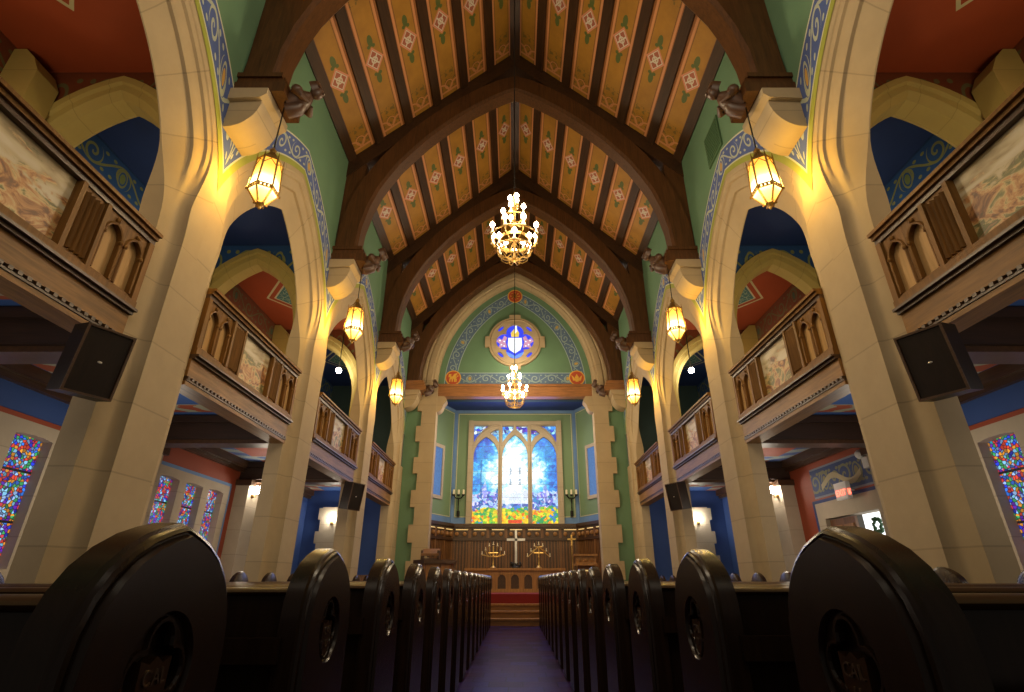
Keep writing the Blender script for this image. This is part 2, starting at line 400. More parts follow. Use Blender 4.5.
        if smooth:
            me.shade_smooth(); me.set_sharp_from_angle(angle=radians(smooth))
        me.materials.append(M[mat]) if isinstance(mat, str) else me.materials.append(mat)
        o = bpy.data.objects.new(name, me); C.objects.link(o)
        if parent: o.parent = parent
        ORG[o.name] = og.copy()
        return o
def tag(o, label, cat=None, group=None):
    o['label'] = label
    if cat: o['category'] = cat
    if group: o['group'] = group
    return o
def thing(name, label, cat, loc=(0, 0, 0), group=None, local=False):
    o = bpy.data.objects.new(name, None); C.objects.link(o); o.location = loc; o.empty_display_size = 0.1
    ORG[o.name] = Vector((0, 0, 0)) if local else Vector(loc)
    return tag(o, label, cat, group)
def struct(o): o['kind'] = 'structure'; return o
def dup(root, loc, label, name=None, rz=0.0, sx=None):
    r = root.copy(); C.objects.link(r); r.location = loc; r['label'] = label; r.rotation_euler = (0, 0, rz)
    for ch in list(root.children):
        c = ch.copy(); C.objects.link(c); c.parent = r
        for gch in list(ch.children):
            d = gch.copy(); C.objects.link(d); d.parent = c
    return r
FONT = bpy.data.curves.new('fontcurve', 'FONT')
def text(name, body, size, fn, mat, parent, depth=0.004):
    FONT.body = body; FONT.size = size; FONT.align_x = 'CENTER'; FONT.align_y = 'CENTER'; FONT.extrude = depth
    t = bpy.data.objects.new('tmp', FONT); C.objects.link(t)
    dg = bpy.context.evaluated_depsgraph_get(); dg.update()
    me = bpy.data.meshes.new_from_object(t.evaluated_get(dg)); bpy.data.objects.remove(t)
    og = worg(parent)
    for v in me.vertices:
        p = fn(v.co.x, v.co.y, v.co.z); v.co = Vector(p)-og
    me.name = name; me.materials.clear(); me.materials.append(M[mat])
    o = bpy.data.objects.new(name, me); C.objects.link(o); o.parent = parent; ORG[o.name] = og.copy()
    return o
SIDE = {-1: 'left', 1: 'right'}

# ------------------------------------------------------------------ dimensions
W = 3.5; XB = 3.86; XO = 6.3
BAY = 3.75; HB = BAY/2
PIER = [1.10, 4.85, 8.60, 12.35, 16.10]
CEN = [2.975, 6.725, 10.475, 14.225]
ZS = 4.2; AC = 1.08                     # springing height, arc-centre offset of the nave arches
EAVE = 9.05; SL = 0.95; RIDGE = EAVE+SL*W
YC = 16.4; NEAR = -1.2
ORD = ['nearest', 'second', 'third', 'farthest']
ORD4 = ['first', 'second', 'third', 'fourth', 'fifth']

# ------------------------------------------------------------------ arcade piers, arches, upper walls
def arc_pts(R, n=18):
    """right half from springing to apex, as (s, z)"""
    ta = acos(AC/R); return [(-AC+R*cos(ta*i/n), ZS+R*sin(ta*i/n)) for i in range(n+1)]
PROF = [(3.50, 3.03), (3.515, 3.015), (3.52, 2.95), (3.55, 2.935), (3.565, 2.87), (3.56, 2.83), (3.575, 2.775), (3.612, 2.765), (3.625, 2.72), (3.70, 2.50), (3.72, 2.455)]
PLAIN = [(3.50, 2.68), (3.545, 2.672), (3.575, 2.65), (3.595, 2.62), (3.60, 2.59), (3.604, 2.565), (3.608, 2.54), (3.614, 2.515), (3.62, 2.49), (3.628, 2.465), (3.635, 2.44)]
def ring_section(t, n_):
    """points (X, s, z) of the arch ring at arc angle t"""
    k = min(1.0, max(0.0, (t-0.14)/0.34)); k = k*k*(3-2*k); out = []
    ro = 3.16
    out.append((3.5, ro))
    for (xa, ra), (xb, rb) in zip(PLAIN, PROF): out.append((xa+(xb-xa)*k, ra+(rb-ra)*k))
    xb = XB-0.125*k; out += [(xb, 2.44+0.015*k), (xb, ro)]
    return out
def arch_ring(c):
    mb = MB(); rows = []; uvr = []
    half = []
    N = 26
    for i in range(N+1):
        ta = 0; row = []; ur = []
        for q, (X, R) in enumerate(ring_section(0, 0)): pass
        sec = None
        # use angle fraction so every radius ends on the apex line
        f = i/N
        base = ring_section(acos(AC/2.68)*f, 0)
        for (X, R) in base:
            ta = acos(AC/R)*f
            s_ = -AC+R*cos(ta); z_ = ZS+R*sin(ta)
            if s_ > HB: s_ = HB
            row.append((X, s_, z_)); ur.append((X+R, 2.6*acos(AC/2.68)*f))
        half.append((row, ur))
    seq = [([(X, c+s_, z_) for X, s_, z_ in r], u) for r, u in half]
    seq2 = [([(X, c-s_, z_) for X, s_, z_ in r], [(a, 5.6-b) for a, b in u]) for r, u in half[::-1][1:]]
    allr = seq+seq2
    mb.grid([r for r, u in allr], [u for r, u in allr]); return mb
def pier_section(half=None):
    pts = [(-0.515, XB), (-0.515, 3.635)]+[(R_-2.955, X_) for X_, R_ in PLAIN[::-1][1:]]
    pts += [(-a, b) for a, b in pts[::-1]]
    if half: pts = [p for p in pts if p[0] <= 0.28]+[(0.3, 3.5), (0.3, XB)]
    return pts
for s in (-1, 1):
    for i, y in enumerate(PIER):
        sec = pier_section(i == 4); mb = MB(); zz = [0, 1.2, 2.4, 3.6, ZS]
        per = [0]
        for a, b in zip(sec, sec[1:]): per.append(per[-1]+sqrt((a[0]-b[0])**2+(a[1]-b[1])**2))
        mb.grid([[(X, y+dy, z) for dy, X in sec] for z in zz], [[(p, z) for p in per] for z in zz])
        lab = ['cream limestone pier on the %s, beside the camera, before the large near pier',
               'large cream limestone pier on the %s carrying the nearest lantern and a big brown speaker',
               'cream limestone pier on the %s under the second lantern',
               'cream limestone pier on the %s under the third lantern, with a small far speaker',
               'slim cream limestone half pier on the %s, against the chancel wall'][i] % SIDE[s]
        t = thing('stone_pier', lab, 'pier', (s*W, y, 0), 'limestone piers of the nave')
        mb.build('shaft', 'limestone', t, s, smooth=35)
        pb = MB().box(3.44, XB, y-0.58, min(y+0.58, YC), 0, 0.35); pb.build('plinth', 'limestone', t, s)
    for i, c in enumerate(CEN):
        lab = '%s pointed limestone arch on the %s side of the nave' % (ORD[i], SIDE[s])
        t = thing('nave_arch', lab, 'arch', (s*W, c, ZS), 'pointed arches of the nave')
        arch_ring(c).build('moulded_arch', 'limestone', t, s, smooth=40)
        # thin olive line between stone and painted band
        def strip(R0, R1, X, n=24):
            mb = MB(); rows = []; uvr = []; L = 0
            seq = []
            for k in range(-n, n+1):
                f = 1-abs(k)/n; sg = 1 if k > 0 else -1
                row = []
                for R in (R0, R1):
                    # start where the arc reaches the pier centre line
                    t0 = acos(min(1.0, (HB+AC)/R)); ta = acos(AC/R); tt = t0+(ta-t0)*f
                    row.append((X, c-sg*(-AC+R*cos(tt)) if k else c, ZS+R*sin(tt)))
                seq.append(row)
            for k, row in enumerate(seq):
                if k: L += (Vector(row[1])-Vector(seq[k-1][1])).length
                uvr.append([(L, 0), (L, 1)])
            mb.grid(seq, uvr); return mb
        strip(3.11, 3.20, 3.492).build('painted_line', 'olive_line', t, s)
        strip(3.20, 3.62, 3.493).build('painted_scroll_band', 'band_nave', t, s)
# upper nave walls
for s in (-1, 1):
    mb = MB(); ys = []
    y = NEAR
    for c in CEN:
        prev = None; n = 30
        for k in range(n+1):
            sy = -HB+2*HB*k/n; R = 3.19; z = ZS+sqrt(R*R-(abs(sy)+AC)**2)
            cur = (c+sy, z)
            if prev: mb.poly([(W, prev[0], prev[1]), (W, cur[0], cur[1]), (W, cur[0], EAVE+0.25), (W, prev[0], EAVE+0.25)])
            prev = cur
    mb.poly([(W, NEAR, 0), (W, PIER[0]-0.6, 0), (W, PIER[0]-0.6, EAVE+0.25), (W, NEAR, EAVE+0.25)])
    mb.poly([(W, PIER[0]-0.6, 5.3), (W, PIER[0], 5.3), (W, PIER[0], EAVE+0.25), (W, PIER[0]-0.6, EAVE+0.25)])
    mb.poly([(W, PIER[4], 5.2), (W, YC, 5.2), (W, YC, EAVE+0.25), (W, PIER[4], EAVE+0.25)])
    struct(mb.build('wall_'+SIDE[s], 'green_paint', None, s))

# ------------------------------------------------------------------ side aisles and galleries
def pointed(a, h, z0, n=10, c=0.0):
    R = (a*a+h*h)/(2*a); o = R-a; ta = acos(o/R)
    pr = [(c-o+R*cos(ta*i/n), z0+R*sin(ta*i/n)) for i in range(n+1)]
    return pr+[(2*c-p, z) for p, z in pr[::-1][1:]]
ZG = 6.90; ZA = 3.5; XG = 6.06
win_n = 0
GC = ['red', 'blue', 'red', 'blue']
for s in (-1, 1):
    nm = SIDE[s]
    # outer wall lower: holes for windows or the door
    for i, c in enumerate(CEN):
        y0, y1 = c-HB, c+HB
        if i == 0: y0 = NEAR
        if i == 3: y1 = YC
        paint = ['blue_paint', 'blue_paint', 'red_paint', 'blue_paint'][i]
        hole = []
        if i in (1, 2) and not (s == 1 and i == 2): hole = [[(c-1.28, 0.95), (c+1.28, 0.95), (c+1.28, 2.86), (c-1.28, 2.86)]]
        if s == 1 and i == 2: hole = [[(9.15, 0.02), (11.3, 0.02), (11.3, 2.42), (9.15, 2.42)]]
        mb = MB().plate([(y0, 0), (y1, 0), (y1, ZA), (y0, ZA)], hole, lambda p, q, t: (XO+t, p, q), 0)
        struct(mb.build('wall_%s_aisle' % nm, paint, None, s))
        # upper wall of the gallery with a scroll band at the top
        g_ = 'gallery_red_wall' if GC[i] == 'red' else 'gallery_blue_wall'
        mb = MB(); mb.poly([(XG, y0, ZA+0.13), (XG, y1, ZA+0.13), (XG, y1, 6.5), (XG, y0, 6.5)])
        w_ = struct(mb.build('wall_%s_gallery' % nm, ['red_paint', 'deep_blue', 'red_paint', 'teal_dark'][i], None, s))
        mb = MB(); mb.poly([(XG-0.005, y0, 6.38), (XG-0.005, y1, 6.38), (XG-0.005, y1, ZG), (XG-0.005, y0, ZG)], [(y0, 0), (y1, 0), (y1, 1), (y0, 1)])
        mb.build('painted_scroll_band', 'band_gallery_red' if GC[i] == 'red' else 'band_gallery_blue', w_, s)
        # gallery ceiling, gallery floor, aisle ceiling
        hy = (y1-y0)/2; cy = (y0+y1)/2
        mb = MB(); mb.poly([(3.72, y0, ZG), (XG, y0, ZG), (XG, y1, ZG), (3.72, y1, ZG)], [(-1.3, y0-c), (1.05, y0-c), (1.05, y1-c), (-1.3, y1-c)])
        struct(mb.build('ceiling_%s_gallery' % nm, 'gallery_ceiling_%s' % GC[i], None, s))
        mb = MB().box(XB-0.02, XO, y0, y1, ZA, ZA+0.13)
        for k in range(len(mb.f)):
            zs = [mb.v[q][2] for q in mb.f[k]]
            mb.uv[k] = [(mb.v[q][0]-(XB+XO)/2, mb.v[q][1]-c) for q in mb.f[k]]
        struct(mb.build('ceiling_%s_aisle' % nm, ['aisle_ceiling_blue', 'aisle_ceiling_blue', 'aisle_ceiling_red', 'aisle_ceiling_blue'][i], None, s))
        # longitudinal wooden cornice at the outer wall
        mb = MB().box(XO-0.16, XO, y0, y1, ZA-0.16, ZA).box(XO-0.09, XO, y0, y1, ZA-0.24, ZA-0.16)
        struct(mb.build('trim_%d' % (10*(s+1)+i+1), 'balcony_dark', None, s))
    # cross beams and outer pilasters, diaphragm arches
    for i, y in enumerate(PIER[:4]):
        t = thing('aisle_beam', 'dark wooden cross beam under the %s balcony, at the %s' % (nm, ['pier beside the camera', 'large near pier', 'second lantern pier', 'third lantern pier'][i]), 'beam', (s*5, y, 3.05), 'cross beams under the balconies')
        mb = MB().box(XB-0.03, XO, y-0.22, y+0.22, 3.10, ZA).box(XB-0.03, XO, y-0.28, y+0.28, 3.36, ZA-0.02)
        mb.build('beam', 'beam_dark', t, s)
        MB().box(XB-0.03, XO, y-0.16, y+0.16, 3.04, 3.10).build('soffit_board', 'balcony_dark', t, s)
        t = thing('wall_pilaster', 'pale stone pilaster on the %s outer wall behind the %s' % (nm, ['camera-side pier', 'large near pier', 'second lantern pier', 'third lantern pier'][i]), 'pilaster', (s*XO, y, 0), 'pilasters of the outer walls')
        MB().box(XO-0.30, XO, y-0.30, y+0.30, 0, 3.0).build('shaft', 'limestone_pale', t, s)
        MB().box(XO-0.36, XO, y-0.35, y+0.35, 2.95, 3.07).build('capital', 'balcony_dark', t, s)
        # gallery diaphragm arch
        t = thing('gallery_arch', 'golden stone arch across the %s gallery at the %s' % (nm, ['camera-side pier', 'large near pier', 'second lantern pier', 'third lantern pier'][i]), 'arch', (s*5.1, y, 3.63), 'cross arches in the galleries')
        CXA = 4.93
        inn = pointed(0.90, 1.40, 5.12, 12, CXA); mid = pointed(0.97, 1.45, 5.15, 12, CXA); out = pointed(1.14, 1.58, 5.22, 12, CXA)
        mb = MB()
        def cl(p): return (min(max(p[0], XB+0.005), XG-0.005), p[1])
        inn = [(CXA+0.90, 3.635)]+inn+[(CXA-0.90, 3.635)]; mid = [(CXA+0.97, 3.635)]+mid+[(CXA-0.97, 3.635)]; out = [(CXA+1.14, 3.635)]+out+[(CXA-1.14, 3.635)]
        rows = []; uvr = []; L = 0
        for k in range(len(inn)):
            a, b, d = cl(inn[k]), cl(mid[k]), cl(out[k])
            if k: L += sqrt((out[k][0]-out[k-1][0])**2+(out[k][1]-out[k-1][1])**2)
            b2 = (b[0]*0.55+d[0]*0.45, b[1]*0.55+d[1]*0.45); b3 = (b[0]*0.45+d[0]*0.55, b[1]*0.45+d[1]*0.55)
            pr = [(d, -0.24), (b3, -0.24), (b2, -0.20), (b, -0.20), (a, -0.12), (a, 0.12), (b, 0.20), (d, 0.24)]
            rows.append([(p[0], y+q, p[1]) for p, q in pr]); uvr.append([(j*0.2, L) for j in range(len(pr))])
        mb.grid(rows, uvr); mb.build('arch_ring', 'limestone_gold', t, s, smooth=35)
        # painted wall above the ring
        wall = [cl(p) for p in out]
        mb = MB()
        for q, col in ((-0.21, 'band_gallery_red' if GC[max(i-1, 0)] == 'red' else 'band_gallery_blue'),):
            mb = MB()
            for k in range(len(wall)-1):
                a, b = wall[k], wall[k+1]
                if abs(a[0]-b[0]) < 1e-6: continue
                mb.poly([(a[0], y+q, a[1]-0.02), (b[0], y+q, b[1]-0.02), (b[0], y+q, ZG-0.003), (a[0], y+q, ZG-0.003)],
                        [(a[0], (a[1]-6.15)/0.75), (b[0], (b[1]-6.15)/0.75), (b[0], 0.97), (a[0], 0.97)])
            mb.build('painted_spandrel', col, t, s)
        # stout springer block with weathered top on the outer wall
        t2 = thing('springer_block', 'stout golden stone springer, %s gallery, at the %s' % (nm, ['camera-side pier', 'large near pier', 'second lantern pier', 'third lantern pier'][i]), 'springer', (s*XO, y, 3.63), 'springers in the galleries')
        MB().prism([(XG-0.01, 3.64), (XG-0.42, 3.64), (XG-0.42, 6.50), (XG-0.30, 6.72), (XG-0.16, 6.86), (XG-0.01, 6.86)], lambda p, q, t: (p, y+t, q), -0.56, -0.245).build('block', 'limestone_gold', t2, s)
    # end walls of aisle and gallery
    mb = MB(); mb.poly([(XB+0.002, YC, 0), (XO, YC, 0), (XO, YC, ZA), (XB+0.002, YC, ZA)])
    struct(mb.build('wall_%s_aisle_end' % nm, 'blue_paint', None, s))
    mb = MB(); mb.poly([(XB, YC, ZA), (XG, YC, ZA), (XG, YC, ZG), (XB, YC, ZG)])
    struct(mb.build('wall_%s_gallery_end' % nm, 'teal_dark', None, s))
    # quoined stone surround on the end wall
    pts = []; z = 0.0; k = 0
    rt = []
    while z < 2.99:
        z2 = min(z+0.33, 3.0); e = 0.0 if k % 2 else 0.09
        sh = 0.10*z/3
        rt += [(5.92+e-sh*1.6, z), (5.92+e-sh*1.6, z2)]; pts += [(4.82-e+sh*0.6, z), (4.82-e+sh*0.6, z2)]; z = z2; k += 1
    mb = MB().prism(rt+pts[::-1], lambda p, q, t: (p, t, q), YC-0.10, YC-0.003)
    t = thing('quoined_panel', 'pale stone panel with stepped quoins on the blue end wall of the %s aisle' % nm, 'stonework', (s*5.4, YC, 0))
    mb.build('stonework', 'limestone_pale', t, s)

# aisle windows
def aisle_window(s, c, glassmat, n):
    global win_n
    root = struct(bpy.data.objects.new('window_%d' % n, None)); C.objects.link(root); root.location = (s*XO, c, 0.95); ORG[root.name] = Vector(root.location)
    hw = 0.285; cs = [-0.80, 0, 0.80]
    holes = []
    for q in cs:
        holes.append([(c+q-hw, 1.12), (c+q+hw, 1.12), (c+q+hw, 2.70), (c+q+hw*0.5, 2.72), (c+q, 2.725), (c+q-hw*0.5, 2.72), (c+q-hw, 2.70)])
    mb = MB().plate([(c-1.30, 0.93), (c+1.30, 0.93), (c+1.30, 2.88), (c-1.30, 2.88)], holes, lambda p, q, t: (XO-0.02+t, p, q), 0.17)
    mb.build('stone_surround', 'limestone_pale', root, s)
    mb = MB().box(XO-0.022, XO+0.02, c-1.36, c-1.30, 0.93, 2.94).box(XO-0.022, XO+0.02, c+1.30, c+1.36, 0.93, 2.94).box(XO-0.022, XO+0.02, c-1.36, c+1.36, 2.88, 2.94)
    mb.build('painted_border', 'sky_blue_paint' if n in (2, 4) else 'red_paint', root, s)
    for k, q in enumerate(cs):
        mb = MB(); y0, y1 = c+q-hw-0.03, c+q+hw+0.03
        mb.poly([(XO+0.12, y0, 1.05), (XO+0.12, y1, 1.05), (XO+0.12, y1, 2.75), (XO+0.12, y0, 2.75)], [(k*3+0, 0), (k*3+0.6, 0), (k*3+0.6, 1.7), (k*3, 1.7)])
        mb.build('stained_glass', glassmat, root, s)
aisle_window(-1, CEN[1], 'stained_mixed', 1)
aisle_window(-1, CEN[2], 'stained_mixed', 2)
aisle_window(1, CEN[1], 'stained_mixed', 3)

# right doorway
root = struct(bpy.data.objects.new('door_1', None)); C.objects.link(root); root.location = (XO, 10.2, 0); ORG[root.name] = Vector(root.location)
mb = MB().plate([(9.12, 0.0), (11.32, 0.0), (11.32, 2.44), (9.12, 2.44)], [[(9.36, 0.01), (11.06, 0.01), (11.06, 2.12), (9.36, 2.12)]], lambda p, q, t: (XO-0.03+t, p, q), 0.25)
mb.build('stone_surround', 'limestone_pale', root)
mb = MB().box(XO-0.032, XO+0.02, 9.04, 9.12, 0, 2.5).box(XO-0.032, XO+0.02, 11.32, 11.40, 0, 2.5).box(XO-0.032, XO+0.02, 9.04, 11.4, 2.44, 2.5)
mb.build('painted_border', 'deep_blue', root)
lf = MB().box(XO+0.05, XO+0.10, 10.22, 11.04, 0.02, 2.10).build('door_leaf', 'reredos_wood', root)
mb = MB()
for a in (10.28, 10.66):
    for z0, z1 in ((0.3, 1.1), (1.25, 1.98)): mb.box(XO+0.035, XO+0.05, a, a+0.30, z0, z1)
mb.build('raised_panel', 'altar_wood', lf)
gl = MB(); gl.poly([(XO+0.22, 9.3, 0.0), (XO+0.22, 10.24, 0), (XO+0.22, 10.24, 2.15), (XO+0.22, 9.3, 2.15)])
gl.build('glazed_leaf', 'daylight_glass', root)
t = thing('wreath', 'small dark green wreath hanging on the bright glazed door on the right', 'wreath', (XO+0.18, 9.82, 1.92))
mb = MB(); random.seed(3)
for k in range(26):
    a = 2*pi*k/26; r = 0.11+random.uniform(-0.02, 0.02); mb.ball((XO+0.17+random.uniform(-.02, .02), 9.82+r*cos(a), 1.90+r*sin(a)), random.uniform(0.022, 0.04), 6, 4)
mb.build('foliage', 'leaf_green', t)
# painted blue panel over the door with ribbon
mb = MB(); mb.poly([(XO-0.006, 9.18, 2.54), (XO-0.006, 11.30, 2.54), (XO-0.006, 11.30, 3.14), (XO-0.006, 9.18, 3.14)], [(0, 0), (2.12, 0), (2.12, 1), (0, 1)])
bp = mb.build('painted_panel', 'banner_blue', root)
mb = MB(); rows = []
for k in range(41):
    f = k/40; yy = 10.95-1.35*f; zz = 2.80+0.10*sin(f*2*pi*1.15-0.8); rows.append([(XO-0.012, yy, zz-0.055), (XO-0.012, yy, zz+0.055)])
mb.grid(rows); rb = mb.build('painted_ribbon', 'ribbon_cream', bp)
t = thing('exit_sign', 'white exit sign box with red glowing letters above the right doorway', 'exit sign', (6.08, 9.95, 2.35))
MB().box(6.05, 6.13, 9.76, 10.14, 2.36, 2.66).build('housing', 'white_plastic', t)
text('lettering', 'EXIT', 0.15, lambda x, y, z: (6.045-z, 9.95-x, 2.47+y), 'exit_red', t)
text('lettering', 'EXIT', 0.15, lambda x, y, z: (6.09+x*0.18, 9.755-z, 2.47+y), 'exit_red', t)
MB().box(6.13, XO, 9.93, 9.97, 2.5, 2.54).build('bracket', 'white_plastic', t)
t = thing('emergency_light', 'white emergency light box with round lamp head beside the right pier', 'emergency light', (6.25, 9.30, 2.85))
MB().box(6.16, XO, 9.12, 9.30, 2.80, 2.98).build('housing', 'white_plastic', t)
MB().ball((6.20, 9.36, 3.06), 0.085, 12, 8).build('lamp_head', 'white_plastic', t)
MB().tube([(6.22, 9.27, 2.96), (6.21, 9.34, 3.04)], 0.02).build('arm', 'white_plastic', t)

# ------------------------------------------------------------------ balcony fronts
def balcony(s, i):
    c = CEN[i]; e = 1.36; nm = SIDE[s]
    lab = ['%s balcony front beside the camera, with the largest painted panel', '%s balcony front between the large near pier and the second lantern pier',
           '%s balcony front between the second and third lantern piers', '%s balcony front nearest the chancel'][i] % ('left' if s < 0 else 'right')
    t = thing('balcony_front', lab, 'balcony', (s*3.6, c, 3.0), 'carved wooden balcony fronts')
    X = 3.62; y0, y1 = c-e+0.004, c+e-0.004
    if i == 3: y1 = c+e-0.004
    Z0, Z1 = 3.36, 4.08
    MB().box(X-0.06, X+0.12, y0, y1, Z1, Z1+0.04).box(X-0.09, X+0.121, y0-0.001, y1+0.001, Z1+0.04, Z1+0.075).build('top_rail', 'balcony_wood', t, s)
    MB().box(X-0.035, X+0.118, y0+0.001, y1-0.001, Z1-0.05, Z1-0.001).build('rail_moulding', 'balcony_dark', t, s)
    MB().box(X-0.05, X+0.12, y0, y1, Z0-0.05, Z0+0.03).build('base_moulding', 'balcony_wood', t, s)
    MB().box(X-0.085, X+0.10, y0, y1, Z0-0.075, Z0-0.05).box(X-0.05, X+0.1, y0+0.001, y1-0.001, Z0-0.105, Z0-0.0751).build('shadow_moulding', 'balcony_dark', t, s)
    MB().box(X-0.015, X+0.0995, y0, y1, 3.05, Z0-0.1051).build('fascia', 'fascia_wood', t, s)
    mb = MB(); n = 34
    mb.box(X-0.02, X+0.0985, y0, y1, 3.0, 3.02)
    for k in range(n):
        a = y0+(y1-y0)*k/n; mb.box(X-0.028, X+0.02, a+0.01, a+0.01+(y1-y0)/n*0.5, 3.02, 3.05)
    mb.build('dentil_moulding', 'balcony_dark', t, s)
    MB().box(X-0.012, XB-0.02, y0, y1, 2.95, 2.995).build('soffit_board', 'fascia_wood', t, s)
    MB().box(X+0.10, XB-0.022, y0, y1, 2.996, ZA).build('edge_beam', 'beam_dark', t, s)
    # back board
    MB().box(X+0.03, X+0.10, y0, y1, Z0+0.03, Z1-0.05).build('back_board', 'lancet_panel', t, s)
    # mural
    mw = 0.42
    mb = MB(); mb.poly([(X+0.02, c-mw, Z0+0.03), (X+0.02, c+mw, Z0+0.03), (X+0.02, c+mw, Z1-0.05), (X+0.02, c-mw, Z1-0.05)], [(0, 0), (0.8, 0), (0.8, 0.9), (0, 0.9)])
    mb.build('painted_panel', 'mural_%d' % ((i+(s > 0)) % 3), t, s)
    for q in (-1, 1):
        # fluted pilaster
        a, b = sorted((c+q*mw, c+q*(mw+0.33)))
        mb = MB().box(X-0.02, X+0.03, a+0.04, b-0.04, Z0+0.03, Z1-0.05).box(X-0.05, X+0.03, a, a+0.045, Z0+0.03, Z1-0.05).box(X-0.05, X+0.03, b-0.045, b, Z0+0.03, Z1-0.05)
        for k in range(4):
            m_ = a+0.075+k*0.052
            mb.prism([(m_, X-0.02), (m_+0.018, X-0.055), (m_+0.036, X-0.02)], lambda p, r, t: (r, p, t), Z0+0.07, Z1-0.10)
        mb.build('fluted_post', 'balcony_wood', t, s)
        # end post
        b0, b1 = sorted((c+q*(e-0.07), c+q*(e-0.005))); MB().box(X-0.04, X+0.03, b0, b1, Z0+0.03, Z1-0.05).build('end_post', 'balcony_wood', t, s)
        # two lancets
        l0, l1 = sorted((c+q*(mw+0.33), c+q*(e-0.07))); wd = (l1-l0)/2
        for k in range(2):
            ce = l0+wd*(k+0.5); a = wd/2-0.028
            arch = pointed(a, a*1.35, Z0+0.44, 8, ce)
            hole = [(ce+a, Z0+0.07)]+arch+[(ce-a, Z0+0.07)]
            mb = MB().plate([(ce-wd/2+0.001, Z0+0.03), (ce+wd/2-0.001, Z0+0.03), (ce+wd/2-0.001, Z1-0.05), (ce-wd/2+0.001, Z1-0.05)], [hole], lambda p, r, t: (X-0.015+t, p, r), 0.045)
            # roll moulding round the opening with little capitals
            mb.tube([(X-0.02, p, r) for p, r in hole], 0.014, 5)
            for sg in (-1, 1): mb.ball((X-0.02, ce+sg*a, Z0+0.44), 0.026, 6, 5)
            mb.ball((X-0.02, ce, Z0+0.44+a*1.35+0.03), 0.028, 6, 5)
            mb.build('lancet_tracery', 'balcony_wood', t, s)
for s in (-1, 1):
    for i in range(4): balcony(s, i)

# ------------------------------------------------------------------ roof
def roofz(x): return EAVE+SL*(W-abs(x))
sl = sqrt(1+SL*SL)
TY = [4.85, 8.60, 12.35, 15.98]; TT = 0.19
mb = MB()
for s in (-1, 1):
    mb.poly([(0, NEAR, RIDGE+0.16), (s*(W+0.15), NEAR, EAVE+0.16-SL*0.15), (s*(W+0.15), YC+0.2, EAVE+0.16-SL*0.15), (0, YC+0.2, RIDGE+0.16)])
ceil = struct(mb.build('ceiling', 'roof_wood', None))
NP = 6
for s in (-1, 1):
    # longitudinal beams between the painted panels
    for k in range(NP+1):
        x = W*k/NP; hw = 0.10 if k else 0.09
        if k == NP: x = W-0.06
        if k == 0 and s == 1: continue
        z = roofz(x)
        mb = MB()
        if k == 0: mb.box(-0.11, 0.11, NEAR, YC, RIDGE-0.22, RIDGE+0.14)
        else:
            d = Vector((1, 0, -SL))/sl; nn = Vector((-SL, 0, -1))/sl; p = Vector((x, 0, z))
            q = [p+d*hw+nn*0.055, p-d*hw+nn*0.055, p-d*hw-nn*0.12, p+d*hw-nn*0.12]
            mb.prism([(v.x, v.z) for v in q], lambda a, b, t: (a, t, b), NEAR, YC)
        mb.build('ridge_beam' if k == 0 else 'purlin', 'roof_wood', ceil, s)
    bays = [(1.2+0.2, TY[0]-TT)]+[(a+TT, b-TT) for a, b in zip(TY, TY[1:])]
    for (a, b) in bays:
        for k in range(NP):
            xc = W*(k+0.5)/NP; hw = W/NP/2*sl-0.09; d = Vector((1, 0, -SL))/sl; nn = Vector((-SL, 0, -1))/sl
            p = Vector((xc, 0, roofz(xc)))+nn*0.0; A = p-d*hw; B_ = p+d*hw; hl = (b-a)/2; fx = 0.30/hw; fy = 1.66/hl
            mb = MB(); mb.poly([(A.x, a, A.z), (B_.x, a, B_.z), (B_.x, b, B_.z), (A.x, b, A.z)], [(-hw*fx, -hl*fy), (hw*fx, -hl*fy), (hw*fx, hl*fy), (-hw*fx, hl*fy)])
            mb.build('painted_panel', 'roof_panel_paint', ceil, s)

# trusses
UND = [(3.06, 6.83), (3.03, 7.35), (2.93, 7.85), (2.78, 8.3), (2.62, 8.62), (2.42, 8.98), (2.16, 9.33), (1.9, 9.66), (1.6, 9.98), (1.25, 10.31), (0.9, 10.6), (0.5, 10.88), (0.2, 11.06), (0.0, 11.15)]
def figure(mb, X, y, z):
    """carved bust leaning out from the beam end (towards the nave axis)"""
    P = lambda a, b: (X-a, y, z+b)
    mb.tube([P(-0.06, -0.06), P(0.05, 0.0), P(0.14, 0.05), P(0.19, 0.09), P(0.215, 0.115)], [0.13, 0.15, 0.135, 0.075, 0.055], 10)
    mb.ball((X-0.285, y, z+0.15), 0.085, 10, 8, (1.05, 0.85, 1.1))                       # head
    mb.tube([P(0.36, 0.145), P(0.385, 0.125)], [0.022, 0.012], 6)                           # nose
    for sg in (-1, 1):
        mb.ball((X-0.34, y+sg*0.035, z+0.17), 0.018, 6, 4)
        mb.ball((X-0.10, y+sg*0.145, z+0.04), 0.075, 8, 6)                                # shoulders
        mb.tube([(X-0.10, y+sg*0.16, z+0.02), (X-0.17, y+sg*0.15, z-0.06), (X-0.22, y+sg*0.04, z-0.04)], [0.05, 0.042, 0.03], 7)
    mb.tube([P(0.22, 0.20), P(0.30, 0.235)], [0.115, 0.10], 10); mb.tube([P(0.27, 0.22), P(0.25, 0.33)], [0.075, 0.05], 8)   # hat
    mb.tube([P(-0.05, -0.16), P(0.10, -0.12), P(0.15, -0.02)], [0.10, 0.09, 0.05], 8)
